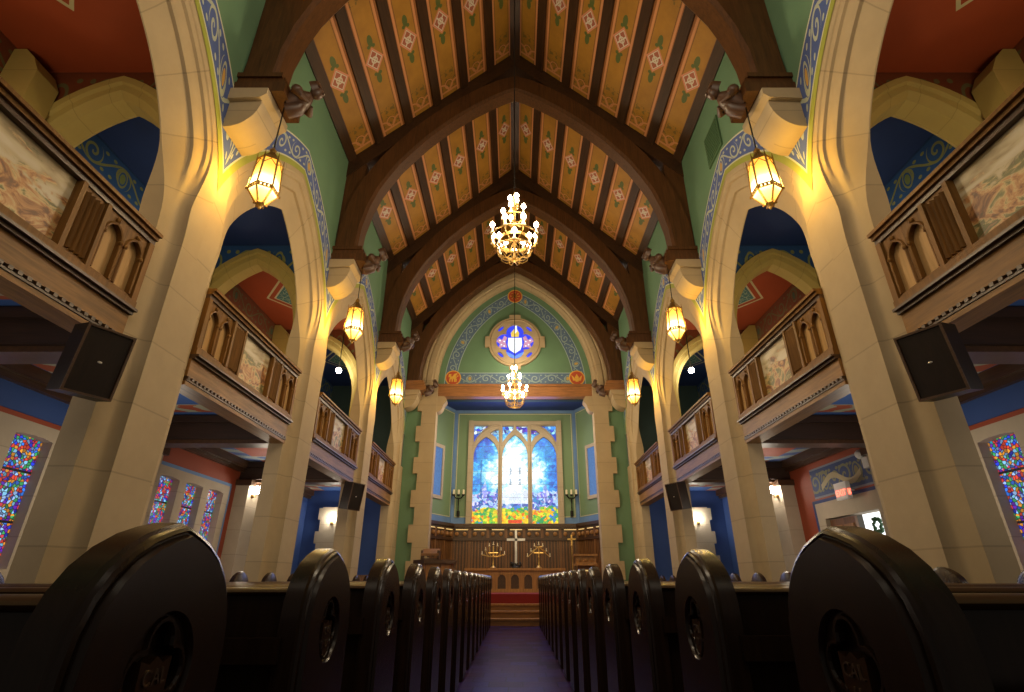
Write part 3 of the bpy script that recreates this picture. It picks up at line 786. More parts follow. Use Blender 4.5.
for i, y in enumerate(TY):
    lab = 'dark arched wooden roof truss, %s' % ['overhead and nearest the camera', 'second from the camera, meeting the walls above the second lanterns',
          'third from the camera, meeting the walls above the third lanterns', 'farthest, framing the chancel arch'][i]
    t = thing('roof_truss', lab, 'roof truss', (0, y, 6.63), 'arched roof trusses')
    for s in (-1, 1):
        # arched brace: underside curve, with top edge following post then rafter
        rows = []; uvr = []
        def offs(k):
            a = Vector(UND[max(k-1, 0)]); b = Vector(UND[min(k+1, len(UND)-1)]); d = (b-a).normalized(); n_ = Vector((d.y, -d.x)); 
            if n_.x < 0 and n_.y < 0: n_ = -n_
            return n_
        for k, (x, z) in enumerate(UND):
            n_ = offs(k); 
            if k == 0: n_ = Vector((1, 0))
            if k == len(UND)-1: n_ = Vector((0, 1))
            dd = 0.42; ox, oz = x+n_.x*dd, z+n_.y*dd
            ox = max(min(ox, W), 0); 
            pr = [(x, z, -TT+0.05), (x+n_.x*0.05, z+n_.y*0.05, -TT), (ox, oz, -TT), (ox, oz, TT), (x+n_.x*0.05, z+n_.y*0.05, TT), (x, z, TT-0.05)]
            rows.append([(max(a, 0), y+q, b) for a, b, q in pr])
        mb = MB(); mb.grid(rows, None, True); mb.poly(rows[0]); mb.build('arched_brace', 'truss_wood', t, s, smooth=30)
        MB().box(3.12, W-0.004, y-TT*0.78, y+TT*0.78, 6.83, EAVE+0.05).build('wall_post', 'truss_wood', t, s)
        d = Vector((1, 0, -SL))/sl; nn = Vector((-SL, 0, -1))/sl
        A = Vector((0, 0, RIDGE)); B_ = Vector((W, 0, EAVE))
        q = [A+Vector((0, 0, 0.15)), B_+Vector((0, 0, 0.15)), B_+Vector((0, 0, -0.42)), A+Vector((0, 0, -0.42))]
        MB().prism([(v.x, v.z) for v in q], lambda a, b, t_: (a, y+t_, b), -TT*0.9, TT*0.9).build('principal_rafter', 'roof_wood', t, s)
        # little cusped struts at shoulder
        mb = MB(); mb.tube([(2.95, y, 9.28), (2.80, y, 9.12), (2.62, y, 9.15), (2.45, y, 9.35)], 0.05, 6)
        mb.tube([(0.25, y, 11.25), (0.45, y, 11.22), (0.62, y, 11.35), (0.75, y, 11.6)], 0.045, 6); mb.build('cusp_strut', 'truss_wood', t, s)
        # beam end on the corbel
        mb = MB().box(2.86, W-0.002, y-0.25, y+0.25, 6.52, 6.68).box(2.90, W-0.003, y-0.22, y+0.22, 6.68, 6.78).box(2.93, W-0.002, y-0.25, y+0.25, 6.78, 6.85)
        mb.build('beam_end', 'beam_wood' if i == 3 else 'truss_wood', t, s)
        mb = MB(); figure(mb, 2.86, y, 6.62); mb.build('carved_figure', 'carved_wood', t, s, smooth=60)
        # stone corbel below: a thing of its own
        tc = thing('stone_corbel', 'cream stone corbel under the %s roof truss on the %s wall' % (ORD[i], SIDE[s]), 'corbel', (s*W, y, 6.1), 'stone corbels under the trusses')
        mb = MB()
        prof = [(W-0.009, 5.94)]+[(W-0.03-0.37*sin(a), 6.38-0.44*cos(a)) for a in [pi/2*k/8 for k in range(9)]]+[(W-0.009, 6.38)]
        mb.prism(prof, lambda a, b, t_: (a, y+t_, b), -0.24, 0.24); mb.build('rounded_bracket', 'limestone', tc, s, smooth=30)
        MB().prism([(W-0.009, 6.34), (W-0.40, 6.36), (W-0.47, 6.42), (W-0.47, 6.515), (W-0.009, 6.515)], lambda a, b, t_: (a, y+t_, b), -0.30, 0.30).build('cap', 'limestone', tc, s)

# vent on the right wall
t = thing('vent_grille', 'green louvred vent high on the right nave wall', 'vent', (W, 6.9, 7.7))
MB().box(W-0.03, W-0.002, 6.62, 7.22, 7.70, 8.36).build('frame', 'vent_green', t)
mb = MB()
for k in range(10): mb.box(W-0.045, W-0.03, 6.66, 7.18, 7.75+k*0.06, 7.775+k*0.06)
mb.build('louvres', 'vent_green', t)

# ------------------------------------------------------------------ chancel wall, arch and tympanum
AZ = 6.96; AA = 2.60; CR = 4.22; CO = 1.62
def carc(R, n=28):
    ta = acos(CO/R); pr = [(-CO+R*cos(ta*i/n), AZ+R*sin(ta*i/n)) for i in range(n+1)]
    return pr+[(-x, z) for x, z in pr[::-1][1:]]
mb = MB()
o = carc(CR+0.3)
for a, b in zip(o, o[1:]):
    mb.poly([(a[0], YC, a[1]), (b[0], YC, b[1]), (b[0], YC, roofz(b[0])+0.3), (a[0], YC, roofz(a[0])+0.3)])
for s in (-1, 1): mb.poly([(s*2.8, YC, 0), (s*(W+0.05), YC, 0), (s*(W+0.05), YC, EAVE+0.3), (s*2.8, YC, roofz(2.8)+0.3)])
struct(mb.build('wall_chancel', 'green_paint', None))
t = thing('chancel_arch', 'tall pointed limestone arch framing the chancel, with moulded edge', 'arch', (0, YC, 0))
prof = [(0.62, -0.02), (0.62, -0.10), (0.40, -0.10), (0.37, -0.07), (0.33, -0.10), (0.16, -0.10), (0.13, -0.05), (0.08, -0.05), (0.04, 0.02), (0.0, 0.04), (0.0, 0.30)]
rows = []; uvr = []; n = 28
for k in range(2*n+1):
    f = k/n if k <= n else (2*n-k)/n; sg = 1 if k <= n else -1; row = []; ur = []
    for dr, dy in prof:
        R = CR+dr; ta = acos(CO/R)*f; row.append((sg*(-CO+R*cos(ta)), YC+dy, AZ+R*sin(ta))); ur.append((dr, k/n*5.0))
    rows.append(row); uvr.append(ur)
mb = MB(); mb.grid(rows, uvr); mb.build('arch_ring', 'limestone', t, smooth=35)
for s in (-1, 1):
    # jamb with stepped quoins on its outer edge
    out = []; z = 0.0; k = 0
    while z < AZ-0.01:
        z2 = min(z+0.5, AZ); w_ = 3.02 if k % 2 else 3.16; out += [(w_, z), (w_, z2)]; z = z2; k += 1
    poly = [(2.55, AZ), (2.55, 0)]+out
    mb = MB().prism(poly, lambda a, b, t_: (a, t_, b), YC-0.10, YC+0.30); mb.build('quoined_jamb', 'limestone', t, s)
    tc = thing('beam_corbel', 'pale curved stone corbel under the %s end of the chancel beam' % SIDE[s], 'corbel', (s*2.5, YC, 6.1), 'corbels under the chancel beam')
    prof2 = [(2.56, 5.98), (2.50, 5.98), (2.42, 6.03), (2.36, 6.12), (2.34, 6.22), (2.28, 6.28), (2.24, 6.36), (2.26, 6.44), (2.32, 6.51), (2.56, 6.51)]
    mb = MB().prism(prof2, lambda a, b, t_: (a, t_, b), YC-0.08, YC+0.28); mb.build('bracket', 'limestone', tc, s, smooth=40)
t = thing('chancel_beam', 'plain brown wooden beam across the foot of the chancel arch', 'beam', (0, YC+0.1, 6.51))
MB().box(-2.545, 2.545, YC-0.02, YC+0.28, 6.52, 6.94).build('beam', 'beam_wood', t)
MB().box(-2.545, 2.545, YC-0.05, YC-0.02, 6.86, 6.95).build('moulding', 'beam_wood', t)
# tympanum
YT = YC+0.22
mb = MB(); pts = carc(CR+0.01); mb.poly([(x, YT, z) for x, z in pts]); ty = struct(mb.build('wall_tympanum', 'green_paint', None))
def bandgrid(R0, R1, y, z0):
    rows = []; uvr = []; L = 0
    for k in range(2*n+1):
        f = k/n if k <= n else (2*n-k)/n; sg = 1 if k <= n else -1; row = []
        for R in (R0, R1):
            t0 = math.asin(min(1, (z0-AZ)/R)) ; ta = acos(CO/R); tt = t0+(ta-t0)*f; row.append((sg*(-CO+R*cos(tt)), y, AZ+R*sin(tt)))
        if rows: L += (Vector(row[1])-Vector(rows[-1][1])).length
        rows.append(row); uvr.append([(L, 0), (L, 1)])
    mb = MB(); mb.grid(rows, uvr); return mb
bandgrid(CR-0.62, CR-0.20, YT-0.006, 7.02).build('painted_scroll_band', 'band_tympanum', ty)
mb = MB(); mb.poly([(-2.36, YT-0.008, 7.02), (2.36, YT-0.008, 7.02), (2.27, YT-0.008, 7.45), (-2.27, YT-0.008, 7.45)], [(0, 0), (4.7, 0), (4.6, 1), (0.1, 1)])
mb.build('painted_scroll_band', 'band_tympanum', ty)
def disc(c, r, y, n=28): 
    mb = MB(); mb.poly([(c[0]+r*cos(2*pi*k/n), y, c[1]+r*sin(2*pi*k/n)) for k in range(n)]); return mb
for nmx, cxy in (('roundel', (-2.10, 7.26)), ('roundel', (2.10, 7.26)), ('roundel', (0.0, 10.43))):
    r0 = disc(cxy, 0.27, YT-0.012).build('roundel', 'gold_paint', ty)
    disc(cxy, 0.235, YT-0.014).build('field', 'roundel_red', r0)
    mb = MB(); cx_, cz_ = cxy; yy = YT-0.017
    if cz_ > 9:
        for k in range(8):
            a = pi*k/4; mb.poly([(cx_+0.03*cos(a+1.57), yy, cz_+0.03*sin(a+1.57)), (cx_+0.17*cos(a-0.14), yy, cz_+0.17*sin(a-0.14)), (cx_+0.17*cos(a+0.14), yy, cz_+0.17*sin(a+0.14)), (cx_-0.03*cos(a+1.57), yy, cz_-0.03*sin(a+1.57))])
    elif cx_ > 0:
        # spread wings
        mb.poly([(cx_-0.05, yy, cz_-0.14), (cx_+0.05, yy, cz_-0.14), (cx_+0.07, yy, cz_+0.02), (cx_, yy, cz_+0.14), (cx_-0.07, yy, cz_+0.02)])
        for sg in (-1, 1): mb.poly([(cx_+sg*0.03, yy, cz_-0.10), (cx_+sg*0.13, yy, cz_-0.10), (cx_+sg*0.19, yy, cz_+0.11), (cx_+sg*0.10, yy, cz_+0.02)])
    else:
        # striding winged beast
        P = lambda L_: [(cx_+a, yy, cz_+b) for a, b in L_]
        mb.poly(P([(-0.12, -0.04), (0.10, -0.05), (0.12, 0.05), (-0.10, 0.05)])); mb.poly(P([(-0.16, 0.02), (-0.07, 0.02), (-0.06, 0.14), (-0.15, 0.13)]))
        for a in (-0.11, -0.03, 0.05, 0.10): mb.poly(P([(a-0.015, -0.15), (a+0.02, -0.15), (a+0.03, -0.04), (a-0.02, -0.04)]))
        mb.poly(P([(-0.03, 0.04), (0.09, 0.04), (0.15, 0.18), (0.03, 0.14)])); mb.poly(P([(0.10, 0.0), (0.18, 0.06), (0.16, 0.12), (0.14, 0.06)]))
    mb.build('gilt_emblem', 'gold_paint', r0)
# rose window
root = struct(bpy.data.objects.new('window_6', None)); C.objects.link(root); root.location = (0, YT, 8.58); ORG[root.name] = Vector(root.location)
RZ = 8.58
circ = []
for k in range(64):
    a = 2*pi*k/64; r = 0.94; circ.append((r*cos(a), RZ+r*sin(a)))
outer = []
for q in range(4):
    a0 = pi/2*q
    rot = lambda x, z: (x*cos(a0)-z*sin(a0), RZ+x*sin(a0)+z*cos(a0))
    outer += [rot(1.04, -0.20), rot(1.04, 0.20), rot(0.90, 0.20)]
    for k in range(1, 8):
        a = 0.23+(pi/2-0.46)*k/8; outer.append(rot(0.93*cos(a), 0.93*sin(a)))
    outer.append(rot(0.20, 0.90))
quat = []
for q in range(4):
    a0 = pi/2*q; ccx, ccz = 0.34*cos(a0), 0.34*sin(a0)
    for k in range(13):
        a = a0-1.72+3.44*k/12; quat.append((ccx+0.31*cos(a), RZ+ccz+0.31*sin(a)))
small = []
for q in range(4):
    a0 = pi/4+pi/2*q; small.append([((0.70+0.06*cos(a))*cos(a0)-0.14*sin(a)*sin(a0), RZ+(0.70+0.06*cos(a))*sin(a0)+0.14*sin(a)*cos(a0)) for a in [2*pi*k/10 for k in range(10)]])
MB().plate(outer, [quat]+small, lambda p, q, t: (p, YT-0.10+t, q), 0.10).build('stone_surround', 'limestone', root)
mb = MB(); mb.tube([(0.84*cos(2*pi*k/48), YT-0.10, RZ+0.84*sin(2*pi*k/48)) for k in range(48)], 0.025, 6, True); mb.build('moulding', 'limestone', root, smooth=60)
def flatpoly(name, pts, y, mat): 
    mb = MB(); mb.poly([(x*1.25, y, RZ+z*1.22+0.01) for x, z in pts]); return mb.build(name, mat, root)
disc((0, RZ), 0.80, YT-0.03).build('blue_glass', 'glass_rose_blue', root)
flatpoly('shield_glass', [(-0.19, 0.13), (0.19, 0.13), (0.20, -0.10), (0.15, -0.25), (0.0, -0.36), (-0.15, -0.25), (-0.20, -0.10)], YT-0.036, 'glass_rose_white')
flatpoly('mitre_glass', [(-0.10, 0.16), (0.10, 0.16), (0.12, 0.28), (0.05, 0.42), (0.03, 0.52), (-0.03, 0.40), (-0.12, 0.28)], YT-0.036, 'glass_rose_gold')
flatpoly('crest_glass', [(0.0, 0.26), (0.06, 0.34), (0.05, 0.56), (-0.01, 0.50)], YT-0.039, 'glass_rose_white')
flatpoly('scroll_glass', [(-0.26, -0.30), (-0.12, -0.36), (0, -0.44), (0.12, -0.36), (0.26, -0.30), (0.24, -0.42), (0.0, -0.52), (-0.24, -0.42)], YT-0.036, 'glass_rose_pale')
for sg in (-1, 1):
    flatpoly('beast_glass', [(sg*a, b) for a, b in [(0.22, -0.18), (0.34, -0.16), (0.46, -0.20), (0.42, -0.06), (0.52, 0.02), (0.45, 0.12), (0.36, 0.06), (0.30, 0.20), (0.22, 0.14), (0.26, 0.0)]], YT-0.036, 'glass_rose_pink')
    mb = MB()
    for a, b in ((0.30, 0.02), (0.38, -0.08), (0.30, -0.12), (0.42, 0.05)): 
        mb.poly([(sg*a*1.25+0.03*cos(2*pi*k/8), YT-0.04, RZ+b*1.22+0.03*sin(2*pi*k/8)) for k in range(8)])
    mb.build('leaf_glass', 'glass_rose_white', root)

# ------------------------------------------------------------------ apse
YB = 19.0; ZC = 6.85; ZF = 0.66
A0 = [(-3.1, YC+0.3), (-2.95, 17.5), (-2.22, YB), (2.22, YB), (2.95, 17.5), (3.1, YC+0.3)]
HEZ = [[(-1.66, 2.72), (1.66, 2.72), (1.66, 6.38), (-1.66, 6.38)]]
for k, (a, b) in enumerate(zip(A0, A0[1:])):
    mb = MB()
    if k == 2: mb.plate([(a[0], ZF), (b[0], ZF), (b[0], ZC), (a[0], ZC)], HEZ, lambda p, q, t: (p, YB+t, q), 0)
    else: mb.poly([(a[0], a[1], ZF), (b[0], b[1], ZF), (b[0], b[1], ZC), (a[0], a[1], ZC)])
    w_ = struct(mb.build('wall_apse_%s' % ['left_return', 'left', 'back', 'right', 'right_return'][k], 'apse_green', None))
    # painted stripes: blue at edges, white lines, blue base
    d = Vector((b[0]-a[0], b[1]-a[1], 0)); L = d.length; d.normalize(); nrm = Vector((d.y, -d.x, 0))
    if nrm.dot(Vector((0-(a[0]+b[0])/2, 17.3-(a[1]+b[1])/2, 0))) < 0: nrm = -nrm
    def q4(u0, u1, z0, z1, off):
        P = lambda u_, z_: tuple(Vector((a[0], a[1], 0))+d*u_+nrm*off+Vector((0, 0, z_)))
        return [P(u0, z0), P(u1, z0), P(u1, z1), P(u0, z1)]
    mb = MB()
    for u0, u1 in ((0, 0.09), (L-0.09, L)): mb.poly(q4(u0, u1, 2.7, ZC, 0.006))
    
    for u0, u1 in (((0, L/2-1.72), (L/2+1.72, L)) if k == 2 else ((0, L),)): mb.poly(q4(u0, u1, 2.7, 2.98, 0.005))
    mb.poly(q4(0, L, ZC-0.12, ZC, 0.005))
    mb.build('painted_stripe', 'sky_blue_paint', w_)
    mb = MB()
    for u0 in (0.11, L-0.14): mb.poly(q4(u0, u0+0.025, 3.0, ZC-0.16, 0.007))
    for z0 in (2.99, ZC-0.17):
        for u0, u1 in (((0.11, L/2-1.72), (L/2+1.72, L-0.11)) if k == 2 and z0 < 4 else ((0.11, L-0.11),)): mb.poly(q4(u0, u1, z0, z0+0.025, 0.007))
    mb.build('painted_line', 'cream_line', w_)
mb = MB(); mb.poly([(x, y, ZC) for x, y in A0]); struct(mb.build('ceiling_apse', 'deep_blue', None))
mb = MB().box(-2.5, 2.5, 17.0, 17.2, 6.6, ZC); struct(mb.build('trim_31', 'teal_dark', None))
# east window
root = struct(bpy.data.objects.new('window_7', None)); C.objects.link(root); root.location = (0, YB, 2.72); ORG[root.name] = Vector(root.location)
def lancet(c, a, z0, zs, h, n=10):
    return [(c+a, z0)]+pointed(a, h, zs, n, c)+[(c-a, z0)]
holes = [lancet(-1.06, 0.45, 2.78, 5.10, 0.72), lancet(0.0, 0.46, 2.78, 5.10, 0.80), lancet(1.06, 0.45, 2.78, 5.10, 0.72)]
for sg in (-1, 1):
    holes.append([(sg*1.52, 6.25), (sg*0.92, 6.25), (sg*1.14, 6.12), (sg*1.40, 5.82), (sg*1.52, 5.60)])
    holes.append([(sg*0.04, 6.24), (sg*0.46, 6.24), (sg*0.46, 5.62), (sg*0.26, 5.90), (sg*0.06, 6.10)])
    holes.append([(sg*0.60, 5.62), (sg*0.60, 6.10), (sg*0.76, 6.08), (sg*0.92, 5.95), (sg*0.72, 5.82)])
MB().plate([(-1.70, 2.70), (1.70, 2.70), (1.70, 6.42), (-1.70, 6.42)], holes, lambda p, q, t: (p, YB-0.06+t, q), 0.20).build('stone_tracery', 'limestone_pale', root)
mb = MB()
for x, w_ in ((-1.63, .08), (1.63, .08)): mb.box(x-w_, x+w_, YB-0.10, YB-0.062, 2.69, 6.43)
mb.box(-1.55, 1.55, YB-0.095, YB-0.065, 6.29, 6.40); mb.tube([(-0.53, YB-0.07, 2.7), (-0.53, YB-0.07, 6.3)], 0.035, 6); mb.tube([(0.53, YB-0.07, 2.7), (0.53, YB-0.07, 6.3)], 0.035, 6)
for sg in (-1, 1):
    mb.tube([(sg*x, YB-0.07, z) for x, z in [(1.56, 5.15), (1.50, 5.5), (1.36, 5.80), (1.15, 6.05), (0.9, 6.2), (0.55, 6.28), (0.0, 6.30)]], 0.03, 6)
mb.build('moulding', 'limestone_pale', root)
for c_, a_ in ((-1.06, 0.47), (0, 0.48), (1.06, 0.47)):
    mb = MB(); mb.poly([(c_-a_, YB+0.08, 2.75), (c_+a_, YB+0.08, 2.75), (c_+a_, YB+0.08, 5.95), (c_-a_, YB+0.08, 5.95)], [(c_-a_, 0), (c_+a_, 0), (c_+a_, 1), (c_-a_, 1)])
    mb.build('stained_glass', 'stained_east', root)
mb = MB(); mb.poly([(-1.6, YB+0.10, 5.4), (1.6, YB+0.10, 5.4), (1.6, YB+0.10, 6.35), (-1.6, YB+0.10, 6.35)]); mb.build('tracery_glass', 'stained_tracery', root)
# niche windows on the side walls of the apse
for k, s in enumerate((-1, 1)):
    root = struct(bpy.data.objects.new('window_%d' % (8+k), None)); C.objects.link(root); ORG[root.name] = Vector((0, 0, 0))
    a = Vector((s*2.95, 17.5, 0)); b = Vector((s*2.22, YB, 0)); d = (b-a).normalized(); nr = Vector((-s*abs(d.y), -abs(d.x), 0))
    def F(u_, z_, o_): v = a+d*u_+nr*(0.04-o_); return (v.x, v.y, z_)
    MB().plate([(0.25, 3.5), (1.0, 3.5), (1.0, 5.35), (0.25, 5.35)], [[(0.36, 3.62), (0.89, 3.62), (0.89, 5.23), (0.36, 5.23)]], lambda p, q, t: F(p, q, t), 0.035).build('stone_surround', 'limestone_pale', root)
    mb = MB(); mb.poly([F(0.34, 3.6, 0.03), F(0.91, 3.6, 0.03), F(0.91, 5.25, 0.03), F(0.34, 5.25, 0.03)]); mb.build('blue_glass', 'glass_niche', root)
# reredos panelling
t = thing('reredos', 'dark brown panelled wooden reredos round the apse under the stained glass window', 'panelling', (0, YB-0.1, ZF))
R0 = [(-2.86, 17.3), (-2.86, 17.52), (-2.16, YB-0.08), (2.16, YB-0.08), (2.86, 17.52), (2.86, 17.3)]
body = MB(); fr = MB(); st = MB(); gl = MB(); ros = MB()
for a, b in zip(R0, R0[1:]):
    A = Vector((a[0], a[1], 0)); d = Vector((b[0]-a[0], b[1]-a[1], 0)); L = d.length; d.normalize(); nr = Vector((d.y, -d.x, 0))
    if nr.dot(Vector((-(a[0]+b[0])/2, 16.5-(a[1]+b[1])/2, 0))) < 0: nr = -nr
    def bx(mb, u0, u1, z0, z1, o0, o1):
        P = [tuple(A+d*u_+nr*o_+Vector((0, 0, z_))) for z_ in (z0, z1) for o_ in (o0, o1) for u_ in (u0, u1)]
        for f in ((0, 2, 3, 1), (4, 5, 7, 6), (0, 1, 5, 4), (2, 6, 7, 3), (0, 4, 6, 2), (1, 3, 7, 5)): mb.poly([P[i] for i in f])
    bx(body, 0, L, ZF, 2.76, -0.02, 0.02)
    bx(fr, -0.02, L+0.02, 2.66, 2.76, 0.0, 0.14); bx(fr, -0.02, L+0.02, 2.60, 2.66, 0, 0.10); bx(fr, 0, L, 2.22, 2.30, 0, 0.08); bx(fr, 0, L, ZF, ZF+0.2, 0, 0.06)
    m_ = max(1, round(L/0.62))
    for k in range(m_+1):
        u_ = L*k/m_; bx(st, u_-0.045, u_+0.045, ZF+0.2, 2.62, 0, 0.06)
    for k in range(m_):
        for j in range(5):
            u_ = L*(k+(j+0.9)/5.8)/m_; bx(st, u_-0.022, u_+0.022, ZF+0.2, 2.24, 0.0, 0.035)
        u0 = L*(k+0.22)/m_; u1 = L*(k+0.9)/m_; bx(gl, u0, u1, 2.56, 2.585, 0.02, 0.06)
        for j in range(2):
            c_ = A+d*(L*(k+0.28+0.44*j)/m_)+nr*0.045; ros.ball((c_.x, c_.y, 2.43), 0.07, 8, 5, (1, 0.5, 1))
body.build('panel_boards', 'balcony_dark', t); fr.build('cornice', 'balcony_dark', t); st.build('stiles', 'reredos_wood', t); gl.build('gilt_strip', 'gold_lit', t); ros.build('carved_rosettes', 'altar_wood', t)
# chancel platform and steps
mb = MB().box(-W, W, 14.95, YB+0.3, 0, ZF); pl = struct(mb.build('floor_chancel', 'step_wood', None))
cp = thing('carpet', 'deep red carpet covering the chancel platform edge', 'carpet', (0, 14.9, 0.45))
MB().box(-2.5, 2.5, 14.90, 16.6, 0.45, ZF+0.012).build('carpet_body', 'red_carpet', cp)
for k, (ya, yb, za, zb) in enumerate(((14.0, 14.95, 0, 0.155), (14.28, 14.95, 0.155, 0.305), (14.56, 14.95, 0.305, 0.45))):
    t = thing('chancel_step', '%s golden wooden step up to the chancel' % ['lowest', 'middle', 'top'][k], 'step', (0, ya, za))
    MB().box(-2.7, 2.7, ya+0.03, yb, za, zb-0.035).build('riser', 'step_wood', t); MB().box(-2.72, 2.72, ya, yb, zb-0.035, zb).build('tread', 'altar_wood', t)
# altar
t = thing('altar', 'wooden altar with a row of arched niches on its front', 'altar', (0, 17.4, ZF))
y = 17.2; holes = []
for k in range(7):
    c_ = -1.2+0.4*k; holes.append(lancet(c_, 0.12, ZF+0.10, ZF+0.36, 0.13, 6))
MB().plate([(-1.45, ZF), (1.45, ZF), (1.45, ZF+0.60), (-1.45, ZF+0.60)], holes, lambda p, q, t_: (p, y+t_, q), 0.05).build('arcaded_front', 'altar_wood', t)
MB().box(-1.44, 1.44, y+0.05, y+0.75, ZF, ZF+0.60).build('body', 'balcony_dark', t)
MB().box(-1.53, 1.53, y-0.06, y+0.80, ZF+0.60, ZF+0.67).build('table_top', 'altar_wood', t)
ZT = ZF+0.67
# candelabra
def candelabrum(x, lab, vee):
    t = thing('candelabrum', lab, 'candelabrum', (x, 17.55, ZT), 'brass candelabra on the altar')
    yy = 17.55
    MB().lathe([(0.0, 0), (0.09, 0), (0.09, 0.02), (0.05, 0.05), (0.02, 0.10), (0.016, 0.3), (0.03, 0.33), (0.016, 0.36), (0.016, 0.62), (0.0, 0.64)], 12, (x, yy, ZT)).build('stem', 'brass', t, smooth=40)
    arms = MB(); pos = [(0.0, 0.70)]
    for k, r in enumerate((0.13, 0.24, 0.35)):
        for sg in (-1, 1):
            h = 0.62-0.15*k*(1 if vee else 0.8)
            if vee: P = [(x, yy, ZT+0.62), (x+sg*r*0.5, yy, ZT+0.62-(0.62-h)*0.5), (x+sg*r, yy, ZT+h)]
            else: P = [(x, yy, ZT+0.36), (x+sg*r*0.4, yy, ZT+0.33), (x+sg*r*0.8, yy, ZT+0.38), (x+sg*r, yy, ZT+h)]
            arms.tube(P, 0.011, 5); pos.append((sg*r, h+0.04))
    arms.tube([(x-0.15, yy, ZT+0.44), (x+0.15, yy, ZT+0.44)], 0.02, 5); arms.tube([(x, yy, ZT+0.32), (x, yy, ZT+0.64)], 0.02, 5)
    arms.build('arms', 'brass', t)
    for dx, h in pos:
        cnd = MB().lathe([(0.0, 0), (0.032, 0.0), (0.032, 0.012), (0.012, 0.014), (0.012, 0.09), (0.0, 0.095)], 8, (x+dx, yy, ZT+h-0.02)).build('candle', 'candle_wax', t)
candelabrum(-0.68, 'branched brass candelabrum on the altar, left of the altar cross', False)
candelabrum(0.74, 'brass candelabrum with sloping arms on the altar, right of the altar cross', True)
t = thing('altar_cross', 'tall pale metal cross in the middle of the altar on a dark base', 'cross', (0.03, 17.6, ZT))
MB().box(-0.005, 0.065, 17.57, 17.63, ZT+0.1, ZT+1.12).box(-0.26, 0.32, 17.57, 17.63, ZT+0.80, ZT+0.87).build('cross', 'silver', t)
mb = MB(); random.seed(5)
mb.lathe([(0, 0), (0.16, 0), (0.13, 0.05), (0.06, 0.09), (0.05, 0.14), (0, 0.14)], 12, (0.03, 17.6, ZT))
for k in range(18): mb.ball((0.03+random.uniform(-.15, .15), 17.6+random.uniform(-.06, .06), ZT+0.06+random.uniform(0, .10)), 0.04, 6, 4)
mb.build('base', 'dark_iron', t)
# processional cross on the right
t = thing('processional_cross', 'gilt cross on a pole standing right of the altar', 'cross', (1.80, 17.7, ZF))
MB().tube([(1.80, 17.7, ZF+0.03), (1.80, 17.7, 2.02)], 0.018, 8).build('pole', 'brass', t)
MB().box(1.775, 1.825, 17.68, 17.72, 1.98, 2.32).box(1.67, 1.93, 17.68, 17.72, 2.16, 2.21).ball((1.80, 17.7, 2.0), 0.04, 8, 6).build('cross', 'brass', t)
MB().lathe([(0, 0), (0.14, 0), (0.12, 0.03), (0.03, 0.06), (0, 0.06)], 12, (1.80, 17.7, ZF)).build('foot', 'brass', t)
# pulpit on the left
t = thing('pulpit', 'carved wooden pulpit with a book desk, left of the chancel steps', 'pulpit', (-2.2, 15.5, 0.6))
def octa(r, x=-2.2, y=15.55, k0=pi/8): return [(x+r*cos(k0+pi/4*k), y+r*0.75*sin(k0+pi/4*k)) for k in range(8)]
MB().prism(octa(0.52), lambda a, b, t_: (a, b, t_), ZF+0.012, 1.40).build('drum', 'altar_wood', t)
MB().prism(octa(0.62), lambda a, b, t_: (a, b, t_), 1.40, 1.50).prism(octa(0.57), lambda a, b, t_: (a, b, t_), ZF+0.02, 0.80).build('cornice', 'balcony_dark', t)
mb = MB()
for k in range(8):
    p, q = octa(0.525)[k], octa(0.525)[(k+1) % 8]
    mx_ = (p[0]+q[0])/2; my_ = (p[1]+q[1])/2
    for z_ in (0.92, 1.08, 1.24): mb.ball((mx_, my_, z_), 0.085, 8, 5, (1, 0.35, 0.8))
    mb.tube([(p[0], p[1], 0.8), (p[0], p[1], 1.4)], 0.025, 6)
mb.build('carving', 'reredos_wood', t)
MB().prism([(15.25, 1.60), (15.25, 1.66), (15.62, 1.80), (15.62, 1.74)], lambda a, b, t_: (t_, a, b), -2.55, -2.08).build('book_desk', 'reredos_wood', t)
mb = MB().box(-2.56, -2.51, 15.27, 15.6, 1.5, 1.74).box(-2.12, -2.07, 15.27, 15.6, 1.5, 1.74).box(-2.56, -2.07, 15.27, 15.31, 1.5, 1.54)
for k in range(3): mb.tube([(-2.50+0.14*k+0.07+0.06*cos(a), 15.27, 1.56+0.07*sin(a)) for a in [pi*j/6 for j in range(7)]], 0.015, 5)
mb.build('desk_frame', 'balcony_dark', t)
# lectern on the right
t = thing('lectern', 'carved wooden lectern right of the chancel steps', 'lectern', (1.95, 15.5, ZF))
MB().box(1.74, 2.16, 15.5, 15.8, ZF+0.012, 1.36).build('body', 'reredos_wood', t)
MB().box(1.64, 2.24, 15.36, 15.86, 1.36, 1.41).box(1.62, 2.26, 15.34, 15.88, 1.60, 1.65).box(1.68, 2.2, 15.40, 15.84, 1.41, 1.60).build('desk', 'altar_wood', t)
mb = MB()
for a in (1.78, 1.94, 2.10): mb.ball((a, 15.40, 1.505), 0.06, 8, 5, (1, 0.3, 1))
mb.ball((1.95, 15.49, 1.1), 0.10, 10, 6, (1, 0.25, 1.3)); mb.build('carving', 'altar_wood', t)
MB().box(1.88, 2.06, 15.485, 15.50, 1.20, 1.25).build('gilt_plate', 'gold_lit', t)
# small wooden box seat in the left aisle front
t = thing('wooden_cabinet', 'small brown wooden cabinet beyond the left pews, beside the far half pier', 'cabinet', (-3.95, 15.0, 0))
MB().box(-4.15, -3.75, 14.8, 15.2, 0, 1.08).build('carcass', 'altar_wood', t); MB().box(-4.18, -3.72, 14.77, 15.23, 1.08, 1.12).build('top', 'reredos_wood', t)
